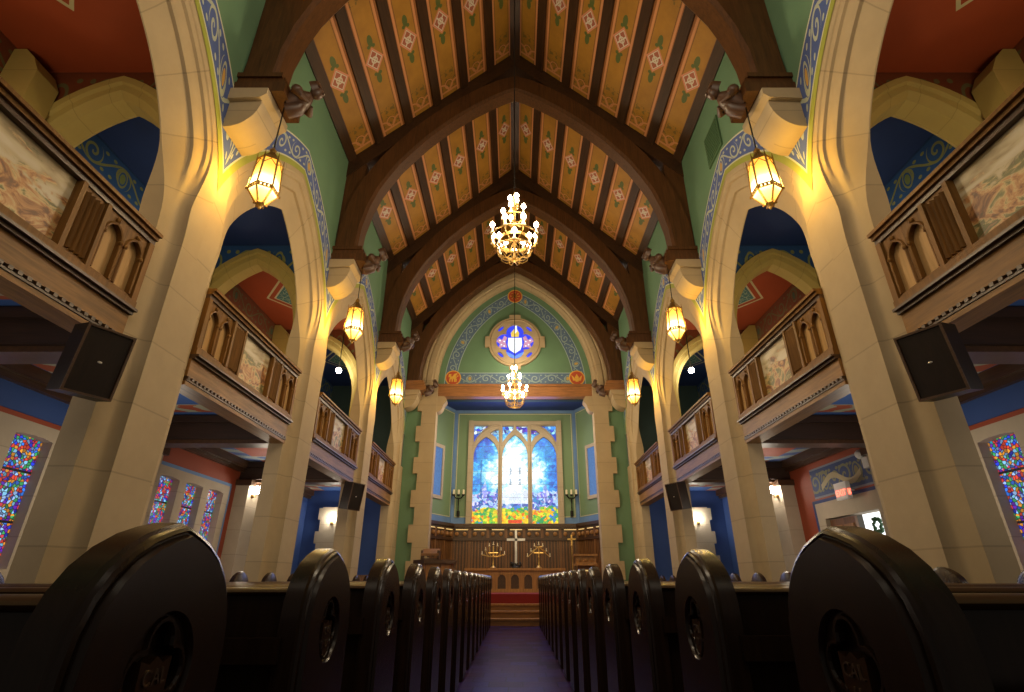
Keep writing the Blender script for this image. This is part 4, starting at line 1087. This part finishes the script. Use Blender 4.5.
# candle brackets on apse back wall
for s in (-1, 1):
    x = s*1.98
    t = thing('candle_bracket', 'dark iron wall bracket with three white candles, %s of the stained glass window' % ('left' if s < 0 else 'right'), 'candle bracket', (x, YB-0.05, 3.1), 'candle brackets on the apse wall')
    mb = MB().box(x-0.05, x+0.05, YB-0.06, YB, 3.0, 3.2).tube([(x, YB-0.06, 3.05), (x, YB-0.10, 3.45), (x, YB-0.16, 3.62)], 0.022, 6)
    mb.tube([(x-0.17, YB-0.16, 3.72), (x-0.10, YB-0.16, 3.62), (x, YB-0.16, 3.60), (x+0.10, YB-0.16, 3.62), (x+0.17, YB-0.16, 3.72)], 0.022, 6)
    for dx in (-0.17, 0, 0.17): mb.lathe([(0.0, 0), (0.05, 0.02), (0.06, 0.06), (0, 0.06)], 8, (x+dx, YB-0.16, 3.68))
    mb.build('bracket', 'dark_iron', t)
    for dx in (-0.17, 0, 0.17): MB().lathe([(0.0, 0), (0.035, 0), (0.035, 0.16), (0.0, 0.17)], 8, (x+dx, YB-0.16, 3.74)).build('candle', 'candle_wax', t)

# ------------------------------------------------------------------ floor
mb = MB(); mb.poly([(-XO, NEAR, 0), (XO, NEAR, 0), (XO, YC, 0), (-XO, YC, 0)]); struct(mb.build('floor', 'slate_floor', None))

# ------------------------------------------------------------------ pews
AX = 0.56; PX = 3.30
def pew_outline(ins=0.0, n=10):
    k = (0.210-ins)/0.212; H_ = [(0.212, 0.0), (0.212, 0.80), (0.210, 0.90), (0.204, 0.945), (0.188, 0.985), (0.163, 1.018), (0.128, 1.046), (0.085, 1.068), (0.042, 1.082), (0.0, 1.092)]
    pts = [(q*k, z-ins*(0.95 if z > 0.5 else -1)) for q, z in H_]
    return [(0.036+q, z) for q, z in pts]+[(0.036-q, z) for q, z in pts[::-1][1:]]
def quatrefoil(cz, r, rr, n=9):
    pts = []
    for q in range(4):
        a0 = pi/2*q
        for k in range(n):
            a = a0-1.75+3.5*k/(n-1); pts.append((0.03+r*cos(a0)+rr*cos(a), cz+r*sin(a0)+rr*sin(a)))
    return pts
def make_pew(s):
    """local: origin on the floor at the row line, x to the pew side"""
    t = thing('church_pew', 'x', 'pew', (0, 0, 0), 'dark oak pews %s of the centre aisle' % ('left' if s < 0 else 'right'), local=True)
    rings = [(0.00, 0.075), (0.0, 0.026), (0.005, 0.020), (0.007, 0.012), (0.013, 0.009), (0.017, 0.013), (0.020, 0.013), (0.024, 0.0)]
    mb = MB()
    loops = [[(AX+x_, p, q) for p, q in pew_outline(i_)] for i_, x_ in rings]
    mb.grid(loops, None, True)
    mb.poly(loops[0])
    QZ = 0.866
    circ_ = [(0.03+0.088*cos(2*pi*k/32), QZ+0.088*sin(2*pi*k/32)) for k in range(32)]
    mb.plate(pew_outline(0.024), [circ_], lambda p, q, t_: (AX+t_, p, q), 0)
    rec = [[(AX+dx, 0.03+r*cos(2*pi*k/32), QZ+r*sin(2*pi*k/32)) for k in range(32)] for dx, r in ((0, 0.088), (0.010, 0.084), (0.03, 0.084))]
    mb.grid(rec, None, True); mb.poly(rec[-1])
    end = mb.build('aisle_end', 'pew_wood', t, s, smooth=22)
    mb = MB(); qf = quatrefoil(QZ, 0.042, 0.034)
    mb.plate(circ_, [qf], lambda p, q, t_: (AX+0.012+t_*0.6, p, q), 0.02)
    mb.tube([(AX+0.010, p, q) for p, q in qf], 0.005, 5, True)
    mb.build('quatrefoil', 'pew_wood', end, s)
    sh = [(0.03+a*0.85, QZ+b*0.85-0.002) for a, b in [(-0.046, 0.026), (-0.02, 0.018), (0, 0.030), (0.02, 0.018), (0.046, 0.026), (0.044, -0.03), (0.026, -0.070), (0, -0.088), (-0.026, -0.070), (-0.044, -0.03)]]
    shd = MB().prism(sh, lambda p, q, t_: (AX+t_, p, q), 0.008, 0.028).build('shield', 'pew_rail_wood', end, s)
    return t, end
pews = {}
ROWY = [0.93+0.83*k for k in range(16)]
def pew_parts(t, s):
    mb = MB()
    # outer end, plainer
    po = pew_outline(0.0); pi_ = pew_outline(0.02)
    mb.grid([[(PX-0.07+x_, p, q) for p, q in o_] for x_, o_ in ((0, pi_), (0.012, po), (0.06, po), (0.07, pi_))], None, True)
    mb.poly([(PX-0.07, p, q) for p, q in pi_]); mb.poly([(PX, p, q) for p, q in pi_])
    mb.build('outer_end', 'pew_wood', t, s, smooth=40)
    x0, x1 = AX+0.06, PX-0.05
    MB().prism([(-0.13, 0.08), (-0.10, 0.08), (-0.10, 0.9605), (-0.135, 0.9605)], lambda p, q, t_: (t_, p, q), x0, x1).build('backrest', 'pew_wood', t, s)
    MB().prism([(-0.142, 0.960), (-0.148, 0.969), (-0.14, 0.978), (-0.11, 0.982), (-0.075, 0.978), (-0.065, 0.969), (-0.07, 0.960)], lambda p, q, t_: (t_, p, q), x0, x1).build('top_rail', 'pew_rail_wood', t, s, smooth=60)
    MB().box(x0, x1, -0.19, -0.13, 0.80, 0.82).box(x0, x1, -0.19, -0.175, 0.82, 0.86).build('book_ledge', 'pew_wood', t, s)
    MB().box(x0, x1, -0.10, 0.28, 0.42, 0.46).build('seat', 'pew_wood', t, s)
for s in (-1, 1):
    t, end = make_pew(s); pew_parts(t, s)
    sh = [c for c in end.children if c.name.startswith('shield')][0]
    QZ = 0.866
    for body, dz, sz in (('CAL', -0.006, 0.032), ('U', -0.040, 0.030)):
        ob = text('lettering', body, sz, (lambda x, y, z, dz=dz: (s*(AX+0.008)-s*z, 0.03+(x if s < 0 else -x), QZ+dz+y)), 'balcony_dark', t, 0.003)
        ob.parent = end
    RN = ['first and nearest', 'second', 'third', 'fourth', 'fifth', 'sixth', 'seventh', 'eighth', 'ninth', 'tenth', 'eleventh', 'twelfth', 'thirteenth', 'fourteenth', 'fifteenth', 'last and farthest']
    for k, y in enumerate(ROWY):
        lab = 'dark oak pew %s of the centre aisle, %s row from the camera' % (SIDE[s], RN[k])
        y += 0.06 if s > 0 else 0.0
        if k == 0: t.location = (0, y, 0); t['label'] = lab
        else: dup(t, (0, y, 0), lab)

# ------------------------------------------------------------------ speakers
def speaker(s, p, yaw, lab, pt):
    t = thing('loudspeaker', lab, 'loudspeaker', (s*p[0], p[1], p[2]), 'brown wall speakers', local=True)
    # local: front faces -y, then yaw about z and tilt
    T = Matrix.Rotation(radians(yaw), 4, 'Z') @ Matrix.Rotation(radians(pt), 4, 'X')
    def bx(a): 
        mb = MB().box(*a); mb.v = [tuple(T @ Vector(v)) for v in mb.v]; return mb
    def emb(mb): mb.v = [tuple(T @ Vector(v)) for v in mb.v]; return mb
    emb(MB().box(-0.18, 0.18, -0.10, 0.14, -0.28, 0.28)).build('cabinet', 'speaker_wood', t, s)
    fr_ = MB().box(-0.18, 0.18, -0.115, -0.1005, 0.262, 0.28).box(-0.18, 0.18, -0.115, -0.1005, -0.28, -0.262).box(-0.18, -0.162, -0.115, -0.1005, -0.262, 0.262).box(0.162, 0.18, -0.115, -0.1005, -0.262, 0.262)
    emb(fr_).build('front_frame', 'balcony_dark', t, s)
    emb(MB().ball((0.0, -0.102, 0.0), 0.014, 8, 5, (1.3, 0.3, 0.7))).build('badge', 'silver', t, s)
    MB().tube([(0.02, 0.06, 0.05), (0.16, 0.345, 0.05)], 0.03, 6).tube([(0.02, 0.06, -0.1), (0.16, 0.345, -0.1)], 0.03, 6).build('wall_bracket', 'dark_iron', t, s)
    return t
for s in (-1, 1):
    speaker(s, (3.465, 3.975, 2.63), -62, 'large brown speaker on the nearest %s pier, tilted down toward the pews' % SIDE[s], 9)
    speaker(s, (3.465, 11.475, 2.63), -62, 'small far brown speaker on the third lantern pier on the %s' % SIDE[s], 9)

# ------------------------------------------------------------------ lanterns
def make_lantern():
    """local origin at lantern body centre"""
    t = thing('hanging_lantern', 'x', 'lantern', (0, 0, 0), 'amber hanging lanterns', local=True)
    n = 6; rt, rb = 0.142, 0.166; zt, zb = 0.29, -0.16
    def ring(r, z): return [(r*cos(pi/6+2*pi*k/n), r*sin(pi/6+2*pi*k/n), z) for k in range(n)]
    mb = MB()
    prof = [(rt*0.97, zt), (rb*0.97, zb), (0.05, -0.32)]
    for (r0, z0), (r1, z1) in zip(prof, prof[1:]):
        A, B_ = ring(r0, z0), ring(r1, z1)
        for k in range(n):
            j = (k+1) % n; v0 = (z0+0.32)/0.58; v1 = (z1+0.32)/0.58
            mb.poly([A[k], A[j], B_[j], B_[k]], [(0, v0), (1, v0), (1, v1), (0, v1)])
    mb.build('amber_glass', 'lantern_glass', t)
    mb = MB(); T_, B_, L_ = ring(rt, zt), ring(rb, zb), ring(0.05, -0.33)
    for k in range(n):
        j = (k+1) % n
        mb.tube([T_[k], B_[k], L_[k]], 0.012, 5); mb.tube([T_[k], T_[j]], 0.013, 5)
        for dz in (0, 0.045): mb.tube([(B_[k][0], B_[k][1], zb+dz), (B_[j][0], B_[j][1], zb+dz)], 0.008, 5)
        for q in range(4):
            f = (q+0.5)/4; c_ = [B_[k][i]*(1-f)+B_[j][i]*f for i in range(3)]; mb.ball((c_[0], c_[1], zb+0.022), 0.016, 6, 4)
        # pinnacles and crocket drops
        mb.tube([(T_[k][0]*1.02, T_[k][1]*1.02, zt-0.03), (T_[k][0]*1.04, T_[k][1]*1.04, zt+0.09)], [0.012, 0.003], 5)
        mb.ball((B_[k][0]*1.06, B_[k][1]*1.06, zb), 0.018, 6, 4); mb.ball((L_[k][0]*1.3, L_[k][1]*1.3, -0.325), 0.016, 6, 4)
        # arched cresting
        mid = [(T_[k][i]+T_[j][i])/2 for i in range(3)]
        mb.tube([(T_[k][0], T_[k][1], zt-0.10), (mid[0], mid[1], zt-0.02), (T_[j][0], T_[j][1], zt-0.10)], 0.006, 5)
        mb.tube([T_[k], (T_[k][0]*0.5, T_[k][1]*0.5, zt+0.10), (0.02*cos(pi/6+2*pi*k/n), 0.02*sin(pi/6+2*pi*k/n), zt+0.17)], 0.007, 5)
    mb.tube([L_[k] for k in range(n)], 0.010, 5, True)
    mb.build('brass_frame', 'antique_brass', t)
    MB().lathe([(0.0, zt), (0.11, zt+0.0), (0.09, zt+0.05), (0.05, zt+0.10), (0.03, zt+0.16), (0.045, zt+0.19), (0.02, zt+0.23), (0.0, zt+0.26)], 6).build('crown', 'antique_brass', t, smooth=30)
    MB().lathe([(0.0, -0.40), (0.015, -0.39), (0.02, -0.365), (0.045, -0.335), (0.0, -0.33)], 8).build('finial', 'antique_brass', t)
    mb = MB(); z = zt+0.25
    while z < 1.22:
        a = z; mb.tube([(0.010*(1 if int(z*100) % 2 else -1)*0, 0, a), (0, 0, a+0.05)], 0.0085, 5); z += 0.05
    mb.build('chain', 'dark_iron', t)
    return t
lan = make_lantern()
LX, LZ = 2.955, 5.30
lights = []
first = True
for s in (-1, 1):
    for i, y in enumerate((4.85, 8.60, 12.35)):
        lab = 'glowing amber lantern hanging at the %s pier on the %s' % (['large near', 'second', 'third'][i], SIDE[s])
        if first: lan.location = (s*LX, y, LZ); lan['label'] = lab; first = False
        else: dup(lan, (s*LX, y, LZ), lab)
        lights.append((s*LX, y, LZ))

# ------------------------------------------------------------------ chandeliers
def make_chandelier(chain):
    t = thing('chandelier', 'x', 'chandelier', (0, 0, 0), 'brass candle chandeliers', local=True)
    MB().lathe([(0.0, 0.0), (0.03, 0.01), (0.05, 0.05), (0.02, 0.10), (0.02, 0.35), (0.045, 0.40), (0.02, 0.45), (0.018, 0.95), (0.04, 1.0), (0.02, 1.05), (0.015, 1.35), (0.0, 1.36)], 10).build('stem', 'antique_brass', t, smooth=50)
    tiers = [(0.27, 0.24, 6), (0.37, 0.44, 8), (0.18, 0.82, 5), (0.07, 1.08, 3)]
    for r, z, n in tiers:
        rings = MB(); arms = MB()
        rings.tube([(r*cos(2*pi*k/28), r*sin(2*pi*k/28), z) for k in range(28)], 0.012, 6, True); rings.build('ring', 'antique_brass', t)
        for k in range(n):
            a = 2*pi*(k+0.5)/n; c_, s_ = cos(a), sin(a)
            arms.tube([(0.0, 0.0, z-0.03), (0.5*r*c_, 0.5*r*s_, z-0.11), (0.95*r*c_, 0.95*r*s_, z-0.07), (r*c_, r*s_, z+0.01)], 0.010, 5)
        arms.build('arms', 'antique_brass', t)
    arms = MB()
    for k in range(10):
        a = 2*pi*k/10; c_, s_ = cos(a), sin(a); arms.tube([(0.27*c_, 0.27*s_, 0.24), (0.25*c_, 0.25*s_, 0.12), (0.15*c_, 0.15*s_, 0.04), (0.0, 0.0, 0.02)], 0.008, 5)
        arms.ball((0.275*c_, 0.275*s_, 0.21), 0.02, 6, 4)
    arms.build('basket', 'antique_brass', t)
    rows = [[(0.25*cos(2*pi*k/28), 0.25*sin(2*pi*k/28), z) for k in range(29)] for z in (0.36, 0.41)]; mb = MB(); mb.grid(rows); mb.build('crown_band', 'brass', t)
    for r, z, n in tiers:
        for k in range(n):
            a = 2*pi*(k+0.5)/n; c_ = (r*cos(a), r*sin(a), z)
            cn = MB().lathe([(0.0, 0.0), (0.034, 0.008), (0.034, 0.018), (0.014, 0.02), (0.014, 0.11), (0.0, 0.112)], 8, c_).build('candle_tube', 'candle_wax', t)
            MB().lathe([(0.010, 0.11), (0.034, 0.135), (0.040, 0.165), (0.022, 0.205), (0.0, 0.225)], 8, c_).build('flame_bulb', 'bulb_warm', t, smooth=60).parent = cn
    MB().tube([(0, 0, 1.30), (0, 0, chain)], 0.012, 6).build('chain', 'dark_iron', t)
    return t
zch = 5.46
ch = make_chandelier(RIDGE-0.2-zch)
ch.location = (-0.01, 6.8, zch); ch['label'] = 'large brass chandelier of lit candle bulbs hanging high in the nave, nearer of the two'
dup(ch, (-0.01, 14.3, zch), 'smaller looking brass chandelier hanging before the chancel beam, farther of the two')
# sconces
def sconce(p, d, lab):
    t = thing('wall_sconce', lab, 'sconce', p, 'bare bulb wall sconces')
    x, y, z = p; dx, dy = d
    MB().tube([(x, y, z-0.14), (x+dx*0.08, y+dy*0.08, z-0.16), (x+dx*0.10, y+dy*0.10, z-0.06)], 0.016, 6).build('bracket', 'antique_brass', t)
    MB().ball((x+dx*0.005, y+dy*0.005, z-0.14), 0.05, 8, 6).build('backplate', 'antique_brass', t)
    MB().ball((x+dx*0.10, y+dy*0.10, z), 0.085, 10, 8).build('bulb', 'bulb_white', t, smooth=60)
    return (x+dx*0.16, y+dy*0.16, z)
SC = []
for s in (-1, 1):
    SC.append(sconce((s*5.99, 12.25, 2.88), (-s, 0), 'bare bulb sconce on the %s pilaster behind the third lantern pier' % SIDE[s]))
    SC.append(sconce((s*5.44, YC-0.11, 2.68), (0, -1), 'bare bulb sconce on the stone panel at the end of the %s aisle' % SIDE[s]))
# gallery pendants
GP = []
for s in (-1, 1):
    p = (s*4.35, 12.0, 5.72)
    t = thing('gallery_pendant', 'bare bulb pendant in the %s gallery seen through the third arch' % SIDE[s], 'pendant lamp', (p[0], p[1], ZG), 'bare bulbs in the galleries')
    MB().tube([(p[0], p[1], ZG), (p[0], p[1], p[2]+0.08)], 0.012, 6).build('rod', 'dark_iron', t)
    MB().ball(p, 0.07, 10, 8).build('bulb', 'bulb_white', t, smooth=60); GP.append((p[0], p[1]-0.2, p[2]))

# ------------------------------------------------------------------ lights
def light(kind, loc, power, col, size=0.1, rot=None, name='lamp', **kw):
    d = bpy.data.lights.new(name, kind); d.energy = power; d.color = col
    if kind == 'AREA':
        d.shape = 'RECTANGLE'; d.size = size[0]; d.size_y = size[1]
    else: d.shadow_soft_size = size
    if kind == 'SPOT': d.spot_size = kw.get('cone', 1.5); d.spot_blend = 0.8
    o = bpy.data.objects.new(name, d); C.objects.link(o); o.location = loc
    if rot: o.rotation_euler = rot
    return o
WARM = (1.0, 0.60, 0.10)
for (x, y, z) in lights:
    s = 1 if x > 0 else -1
    light('POINT', (x+s*0.24, y, z+0.02), 30 if y < 6 else 38, WARM, 0.08)
    light('POINT', (x-s*0.25, y-0.1, z-0.3), 12, (1, 0.72, 0.34), 0.12)
for y in (6.8, 14.3):
    light('POINT', (0, y-0.45, zch+0.6), 150, (1, 0.78, 0.5), 0.3)
    light('POINT', (0, y, zch-0.45), 90, (1, 0.78, 0.5), 0.3)
for k, p in enumerate(SC): light('POINT', p, 4 if k % 2 else 24, (1, 0.86, 0.66), 0.06)
for p in GP: light('POINT', p, 16, (1, 0.86, 0.6), 0.06)
# added fill lights: broad one behind the camera, unseen ones in galleries and aisles
light('AREA', (0, NEAR+0.3, 6.4), 90, (1.0, 0.84, 0.62), (5.0, 5.0), (radians(100), 0, 0), 'west_fill_light')  # added fill from behind the camera, no window there
light('POINT', (0, 1.6, 7.2), 190, (1, 0.80, 0.54), 0.4, name='near_fill_light')  # added overhead fill for the near piers, no chandelier hangs here
light('POINT', (0, 10.6, 8.2), 90, (1, 0.80, 0.54), 0.4, name='roof_fill_light')  # added fill high in the nave, no fixture here
light('POINT', (0, 4.2, 9.6), 45, (1, 0.80, 0.54), 0.4, name='roof_fill_light')  # second added fill, brightens the near roof
for s in (-1, 1):
    for i, c in enumerate(CEN):
        light('POINT', (s*4.9, c, 5.0), [46, 36, 34, 8][i], (1, 0.78, 0.42), 0.25, name='gallery_fill_light')  # unseen fill added in each gallery bay
        light('POINT', (s*5.0, c+0.3, 2.2), [30, 34, 26, 8][i], (1, 0.85, 0.65), 0.25, name='aisle_fill_light')  # unseen fill added under each balcony
light('AREA', (0, YB-0.35, 4.6), 48, (0.20, 0.26, 1.0), (3.0, 3.2), (radians(-90), 0, 0), 'east_window_light')
light('POINT', (0, 17.0, 5.6), 80, (1.0, 0.85, 0.6), 0.3, name='chancel_fill_light')  # added fill for the apse, no fixture here
for q in (-1.7, 1.7): light('POINT', (q, 14.4, 3.2), 24, (1.0, 0.78, 0.45), 0.2, name='chancel_fill_light')  # added pair brightening the chancel furniture from the front
light('POINT', (0, 15.6, 7.6), 60, (1.0, 0.82, 0.55), 0.2, name='tympanum_fill_light')  # added fill to brighten the tympanum
light('AREA', (0, 16.7, 6.3), 60, (1.0, 0.8, 0.5), (4.0, 0.4), (0, 0, 0), 'chancel_beam_fill_light')  # added downward fill behind the beam, no fixture there

w = bpy.data.worlds.new('World'); scene.world = w; w.use_nodes = True
w.node_tree.nodes['Background'].inputs[0].default_value = (0.9, 0.8, 0.65, 1); w.node_tree.nodes['Background'].inputs[1].default_value = 0.10

# ------------------------------------------------------------------ camera
F_, VY = 522.0, 580.0
cam = bpy.data.cameras.new('camera'); cam.sensor_fit = 'HORIZONTAL'; cam.sensor_width = 36; cam.lens = F_*36/1024; cam.shift_x = -3/1024
cam.clip_start = 0.05; cam.clip_end = 200
co = bpy.data.objects.new('camera', cam); C.objects.link(co); co.location = (0, 0, 1.0)
co.rotation_euler = (radians(90)+atan2(VY-346, F_), 0, 0); scene.camera = co
scene.view_settings.view_transform = 'Standard'
scene.view_settings.look = 'None'
scene.view_settings.exposure = 0.0
scene.cycles.max_bounces = 6; scene.cycles.diffuse_bounces = 4; scene.cycles.glossy_bounces = 3
scene.cycles.sample_clamp_indirect = 4.0; scene.cycles.use_denoising = True
bpy.data.curves.remove(FONT)
